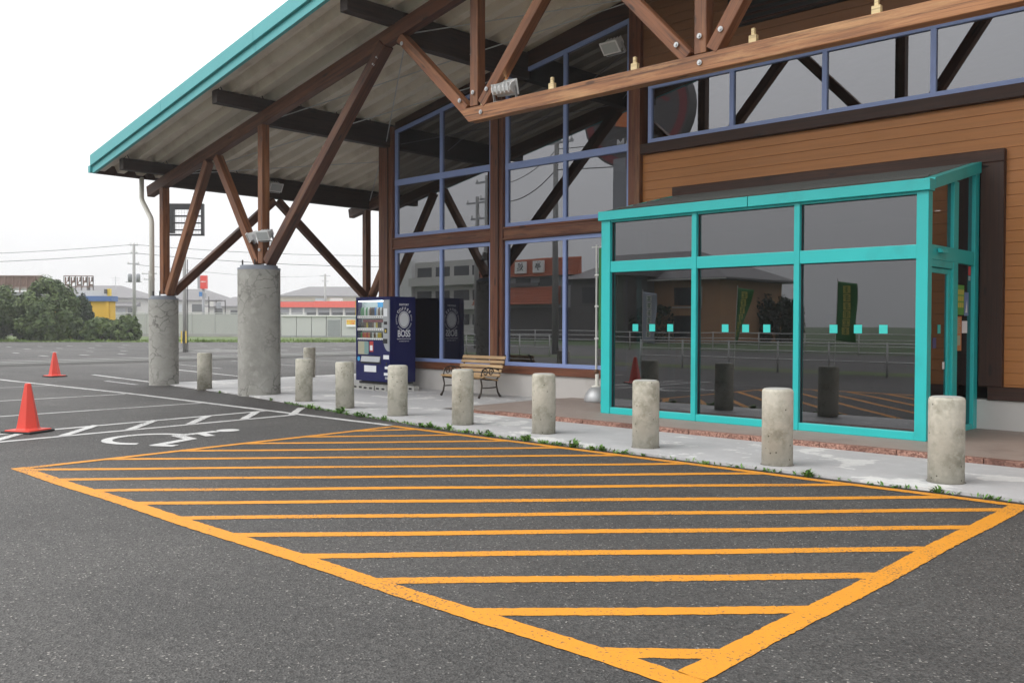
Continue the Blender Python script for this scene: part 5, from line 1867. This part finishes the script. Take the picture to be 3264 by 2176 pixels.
# --- equipment rack right of it
t = rthing('antenna_mast', -73.2, 164, 'thin television aerial above the hip roof on the left', 'aerial', k=1.55)
MB().tube([(0, 3, 7.6), (0, 3, 9.9)], 0.05, 6).build('mast', 'galvanised', t)
LB('aerial_bar', 'galvanised', t, -0.8, 0.8, 2.97, 3.03, 9.5, 9.56)
LB('aerial_bar', 'galvanised', t, -0.6, 0.6, 2.97, 3.03, 9.1, 9.15)
t = rthing('steel_rack', -36.9, 110, 'small steel frame with electric boxes right of the red sign', 'steel frame')
for x in (0, 0.9, 2.0):
    LB('upright', 'house_dark', t, x - 0.05, x + 0.05, -0.05, 0.05, 0, 4.2 if x else 4.6)
LB('bar', 'house_dark', t, 0, 2.0, -0.04, 0.04, 4.0, 4.1)
LB('electric_box', 'house_grey', t, 0.95, 1.5, -0.2, -0.05, 3.2, 3.9)
LB('electric_box', 'house_wall', t, 0.2, 0.6, -0.2, -0.05, 3.4, 4.0)

# ================================================================== ACROSS THE ROAD (behind the viewer, mirrored in the windows)
fm = MB()
fm.add([(-340, -340, 0.006), (340, -340, 0.006), (340, -20.4, 0.006), (-340, -20.4, 0.006)], [(0, 1, 2, 3)])
tag(fm.build('field', 'field_green', recalc=False), kind='structure')
fm = MB()
fm.add([(-60, -5.2, 0.005), (60, -5.2, 0.005), (60, -3.25, 0.005), (-60, -3.25, 0.005)], [(0, 1, 2, 3)])
tag(fm.build('roadside_verge', 'grass_ground', recalc=False), kind='structure')


def pipe_fence(x0, x1, y, h, n, label, rails):
    t = thing('pipe_fence', ((x0 + x1) / 2, y, 0), label, 'fence', 'white pipe fences along the road')
    for k in range(n + 1):
        x = x0 + (x1 - x0) * k / n
        MB().tube([(x, y, 0), (x, y, h)], 0.032, 8).build('post', 'pipe_white', t, smooth=True)
    for z in rails:
        MB().tube([(x0, y, z), (x1, y, z)], 0.022, 8).build('rail', 'pipe_white', t, smooth=True)
    return t


pipe_fence(-18.3, 12.3, -3.1, 0.96, 18, 'white pipe fence along the car park edge, mirrored in the porch glass', (0.92, 0.66, 0.40))
pipe_fence(-45.0, -26.8, -4.2, 0.96, 10, 'white pipe fence left of the driveway, mirrored in the store windows', (0.92, 0.66, 0.40))
pipe_fence(-60.0, 20.0, -19.5, 1.05, 30, 'white pipe fence across the road, mirrored faintly above the nearer one', (1.0, 0.72, 0.42))


def nobori(x, y, top, lean, mat, strip, label, twist=0.0):
    t = thing('banner_flag', (x, y, 0), label, 'banner', 'tall banners by the road')
    WORLD[t] = Vector((0, 0, 0))
    MB().tube([(0.02, 0, 0), (0.02 + lean, 0, top + 0.08)], 0.014, 8).build('pole', 'pipe_white', t)
    m = MB()
    vs, fs = [], []
    nn, kk = 24, 8
    for i in range(nn + 1):
        for k in range(kk + 1):
            u, v = i / nn, k / kk
            z = top - 1.78 * u
            w = 0.60 * (1 - twist * u)
            vs.append((0.03 + lean * (z / top) + v * w, 0.05 * math.sin(u * 7 + v * 3) * v + 0.25 * twist * u * v, z - 0.08 * v))
    for i in range(nn):
        for k in range(kk):
            fs.append((i * (kk + 1) + k, i * (kk + 1) + k + 1, (i + 1) * (kk + 1) + k + 1, (i + 1) * (kk + 1) + k))
    m.add(vs, fs)
    o = m.build('flag', mat, t, smooth=True)
    o.modifiers.new('thick', 'SOLIDIFY').thickness = 0.003
    if strip:
        rg = random.Random(int(x * 10))
        for i in range(6):
            u = 0.08 + 0.14 * i
            z = top - 1.78 * u
            cx = 0.03 + lean * (z / top) + 0.30 * (1 - twist * u)
            yo = 0.05 * math.sin(u * 7 + 1.5) * 0.5 + 0.125 * twist * u + 0.032
            w = 0.11 * (1 - twist * u)
            m = MB()
            m.box(cx - w, cx + w, yo, yo + 0.004, z - 0.22, z)
            g = m.build('printed_block', strip, t)
            m = MB()
            for q in range(3):
                zz = z - 0.05 - 0.06 * q
                m.box(cx - w * rg.uniform(.4, .9), cx + w * rg.uniform(.3, .9), yo + 0.005, yo + 0.007, zz - 0.012, zz + 0.012)
            m.box(cx - 0.012, cx + 0.012, yo + 0.0052, yo + 0.0072, z - 0.2, z - 0.03)
            m.build('printed_stroke', 'flag_green', g)
    return t


nobori(-11.75, -4.0, 2.78, 0.08, 'flag_green', 'flag_yellow', 'green banner with yellow lettering, mirrored in the right porch window')
nobori(-15.25, -4.0, 2.68, 0.12, 'flag_green', 'flag_yellow', 'twisted green banner with yellow lettering, mirrored in the middle porch window', 0.75)
nobori(-18.9, -4.0, 2.62, 0.02, 'flag_pale', 'can_white', 'pale blue banner, mirrored in the left porch window', 0.1)


def wthing(name, loc, label, cat, group=None):
    t = thing(name, loc, label, cat, group)
    WORLD[t] = Vector((0, 0, 0))
    return t


# house with shutters
t = wthing('tan_house', (-46.0, -38.0, 0), 'tan two storey house with white shutters, mirrored in the porch glass', 'house')
LB('wall', 'house_tan', t, -9, 10.1, -10, 0, 0, 5.05)
LB('wing_wall', 'house_cream', t, -16, -9.02, -8, 2.5, 0, 4.9)
m = MB()
m.add([(-9.8, 0.9, 5.0), (11.2, 0.9, 5.0), (11.2, -10.9, 5.0), (-9.8, -10.9, 5.0), (-4, -5, 7.6), (5, -5, 7.6), (-9.8, 0.9, 4.85), (11.2, 0.9, 4.85), (11.2, -10.9, 4.85), (-9.8, -10.9, 4.85)],
      [(1, 0, 4, 5), (2, 1, 5), (3, 2, 5, 4), (0, 3, 4), (0, 1, 7, 6), (1, 2, 8, 7), (2, 3, 9, 8), (3, 0, 6, 9), (6, 7, 8, 9)])
m.build('roof', 'house_roof', t)
LB('wing_roof', 'house_roof', t, -16.8, -8.6, -8.5, 3.2, 4.902, 5.2)
for x in (-6.5, -2.0, 2.5, 7.0):
    wi = LB('window', 'window_dark', t, x - 0.8, x + 0.8, 0.002, 0.04, 2.9, 4.3)
    LB('shutter', 'house_wall', wi, x + 0.85, x + 1.6, 0.002, 0.06, 2.85, 4.35)
    LB('sill', 'house_wall', wi, x - 0.95, x + 1.6, 0.002, 0.12, 2.68, 2.8)
    LB('window', 'window_dark', t, x - 0.8, x + 0.8, 0.002, 0.04, 0.4, 2.1)
LB('window', 'window_dark', t, -14.5, -12.5, 2.502, 2.54, 2.9, 4.2)
LB('gutter', 'house_wall', t, -9.8, 11.2, 0.92, 1.0, 4.85, 4.95)
# orange tiled restaurant
t = wthing('orange_building', (-54.0, -35.0, 0), 'two storey building with orange tiled bands, mirrored in the store window', 'building')
LB('wall', 'house_grey', t, -8.5, 4.2, -9, 0, 0, 5.9)
for z0, z1, d in ((5.75, 7.35, 0.5), (3.2, 4.8, 0.9)):
    m = MB()
    m.prism([(-8.8, 0.0, z1), (-8.8, d, z0), (-8.8, 0.0, z0)], (12.9 if z0 > 5 else 10.6, 0, 0))
    o = m.build('tiled_band', 'orange_tile', t)
    for k in range(7):
        zz = z0 + (z1 - z0) * k / 7
        LB('tile_course', 'orange_tile', o, -8.8, 4.1 if z0 > 5 else 1.8, d * (1 - k / 7) - 0.02, d * (1 - k / 7) + 0.04, zz, zz + 0.09)
for k, x in enumerate((-7.6, -5.4, -3.2, -1.0)):
    b_ = LB('sign_board', 'white', t, x, x + 1.3, 0.42, 0.62, 6.05, 7.1)
    text('lettering', '食事処亭'[k], 0.8, 'sign_black', t, (x + 0.65, 0.63, 6.58), '+y', 0.01)
for x in (-7, -3.6, -0.6, 2.2):
    LB('window', 'window_dark', t, x, x + 1.8, 0.002, 0.05, 4.85, 5.6)
LB('dark_entry', 'house_dark', t, -5.5, 3.5, 0.002, 0.06, 0.0, 2.9)
t = wthing('grey_house', (-45.2, -33.0, 0), 'dim grey house beside the orange tiled building, mirrored in the window', 'house')
LB('wall', 'house_dark', t, -4.3, 3.5, -8, 0, 0, 5.2)
m = MB()
m.prism([(-4.9, -8.6, 5.2), (-4.9, 0.6, 5.2), (-4.9, -4, 6.4)], (9.0, 0, 0))
m.build('roof', 'house_roof', t)
for x in (-3, 0.8):
    LB('window', 'window_dark', t, x, x + 1.5, 0.002, 0.05, 3.2, 4.5)
# apartment block
t = wthing('apartment_block', (-80.0, -48.0, 0), 'grey apartment block with balconies, mirrored in the leftmost windows', 'building')
LB('wall', 'house_wall', t, -14, 6, -9, 0, 0, 9.0)
LB('end_wall', 'white', t, -14.4, -7.5, -8, 0.6, 0, 9.3)
for z in (0.3, 3.2, 6.1):
    for x in (-7, -3.6, -0.2, 3.0):
        LB('window', 'window_dark', t, x, x + 2.6, 0.002, 0.05, z + 0.2, z + 2.2)
    LB('balcony', 'house_wall', t, -7.4, 6, 0.06, 1.2, z - 0.1, z + 0.95)
# pylon sign
t = wthing('pylon_sign', (-23.5, -5.2, 0), 'oval red and black pylon sign on a thick grey post, mirrored in the upper windows', 'sign')
LB('post', 'house_grey', t, -0.33, 0.33, -0.3, 0.3, 0, 8.6)
m = MB()
m.prism([(0.75 + 2.75 * math.cos(R(a)), -0.28, 10.45 + 2.35 * math.sin(R(a))) for a in range(0, 360, 9)], (0, 0.56, 0))
m.build('sign_disc', 'house_dark', t)
m = MB()
o = len(m.v)
for a in range(0, 361, 9):
    for k in (0.97, 0.84):
        m.v.append((0.75 + 2.72 * k * math.cos(R(a)), 0.29, 10.45 + 2.32 * k * math.sin(R(a))))
m.f += [(2 * i, 2 * i + 1, 2 * i + 3, 2 * i + 2) for i in range(40)]
m.build('red_rim', 'sign_red_shaded', t, recalc=False)  # rim and letter red darkened: the shade on this face is in the colour
text('lettering', 'DYNAM', 0.55, 'white', t, (0.75, 0.295, 9.2), '+y', 0.01)
m = MB()
m.prism([(-0.3, 0.285, 10.0), (0.6, 0.285, 9.8), (0.1, 0.285, 11.2)], (0, 0.02, 0))
m.build('emblem', 'can_orange', t)
text('lettering', 'ダイナム', 0.95, 'sign_red_shaded', t, (0.8, 0.31, 11.0), '+y', 0.03)
# poles by the road
for x, y, h, lab in ((-28.6, -6.7, 11.5, 'utility pole by the driveway, mirrored in the second store window'), (-36.7, -10.0, 9.9, 'utility pole with cross arms, mirrored in the upper left window'), (-38.1, -10.6, 8.9, 'shorter utility pole beside it, mirrored in the upper left window')):
    t = wthing('utility_pole', (x, y, 0), lab, 'utility pole', 'utility poles')
    utility_pole(t, h, ((h - 0.35, 1.8, 0.0), (h - 1.3, 1.5, 0.2)), 0.17)
wire('power_line', [(-36.7, -10.0, 9.6), (-28.6, -6.7, 9.9), (20, -6.4, 9.4)], 'road side power line mirrored in the porch glass', 0.02, 0.7)
wire('power_line', [(-36.7, -10.0, 8.7), (-28.6, -6.7, 8.9), (20, -6.4, 8.3)], 'lower road side power line mirrored in the porch glass', 0.025, 0.8)
# conifers and hedge
for i, (x, y, rx, h, lab) in enumerate(((-36.2, -45, 1.2, 4.1, 'dark conifer, tallest of three mirrored in the middle porch window'), (-34.3, -45.5, 1.0, 3.6, 'dark conifer in the middle of three mirrored in the porch glass'), (-33.2, -45, 0.9, 3.5, 'dark conifer nearest the open field, mirrored in the porch glass'), (-41.5, -36.8, 2.2, 2.9, 'dark garden tree before the tan house, mirrored in the porch glass'), (-48.0, -36.5, 1.9, 3.2, 'dark garden tree at the left of the tan house, mirrored in the porch glass'))):
    bush(0, 0, rx, rx, h, lab, 30 + i, 2600, 0.26, 'leaf_dark', name='tree', group='trees across the road', loc=(x, y, 0))

# ================================================================== MORNING HAZE
hz = MB().box(-352, 352, -352, 352, -1.2, 14.5).build('haze', 'white')
hz.data.materials.clear()
hm = bpy.data.materials.new('haze_air')
hm.use_nodes = True
nt = hm.node_tree
for n_ in list(nt.nodes):
    nt.nodes.remove(n_)
ho = nt.nodes.new('ShaderNodeOutputMaterial')
hv = nt.nodes.new('ShaderNodeVolumePrincipled')
hv.inputs['Color'].default_value = (0.97, 0.98, 1.0, 1)
hv.inputs['Density'].default_value = 0.0007
hv.inputs['Anisotropy'].default_value = 0.2
nt.links.new(hv.outputs[0], ho.inputs['Volume'])
hz.data.materials.append(hm)
tag(hz, 'thin morning haze over the whole place', 'haze', kind='stuff')
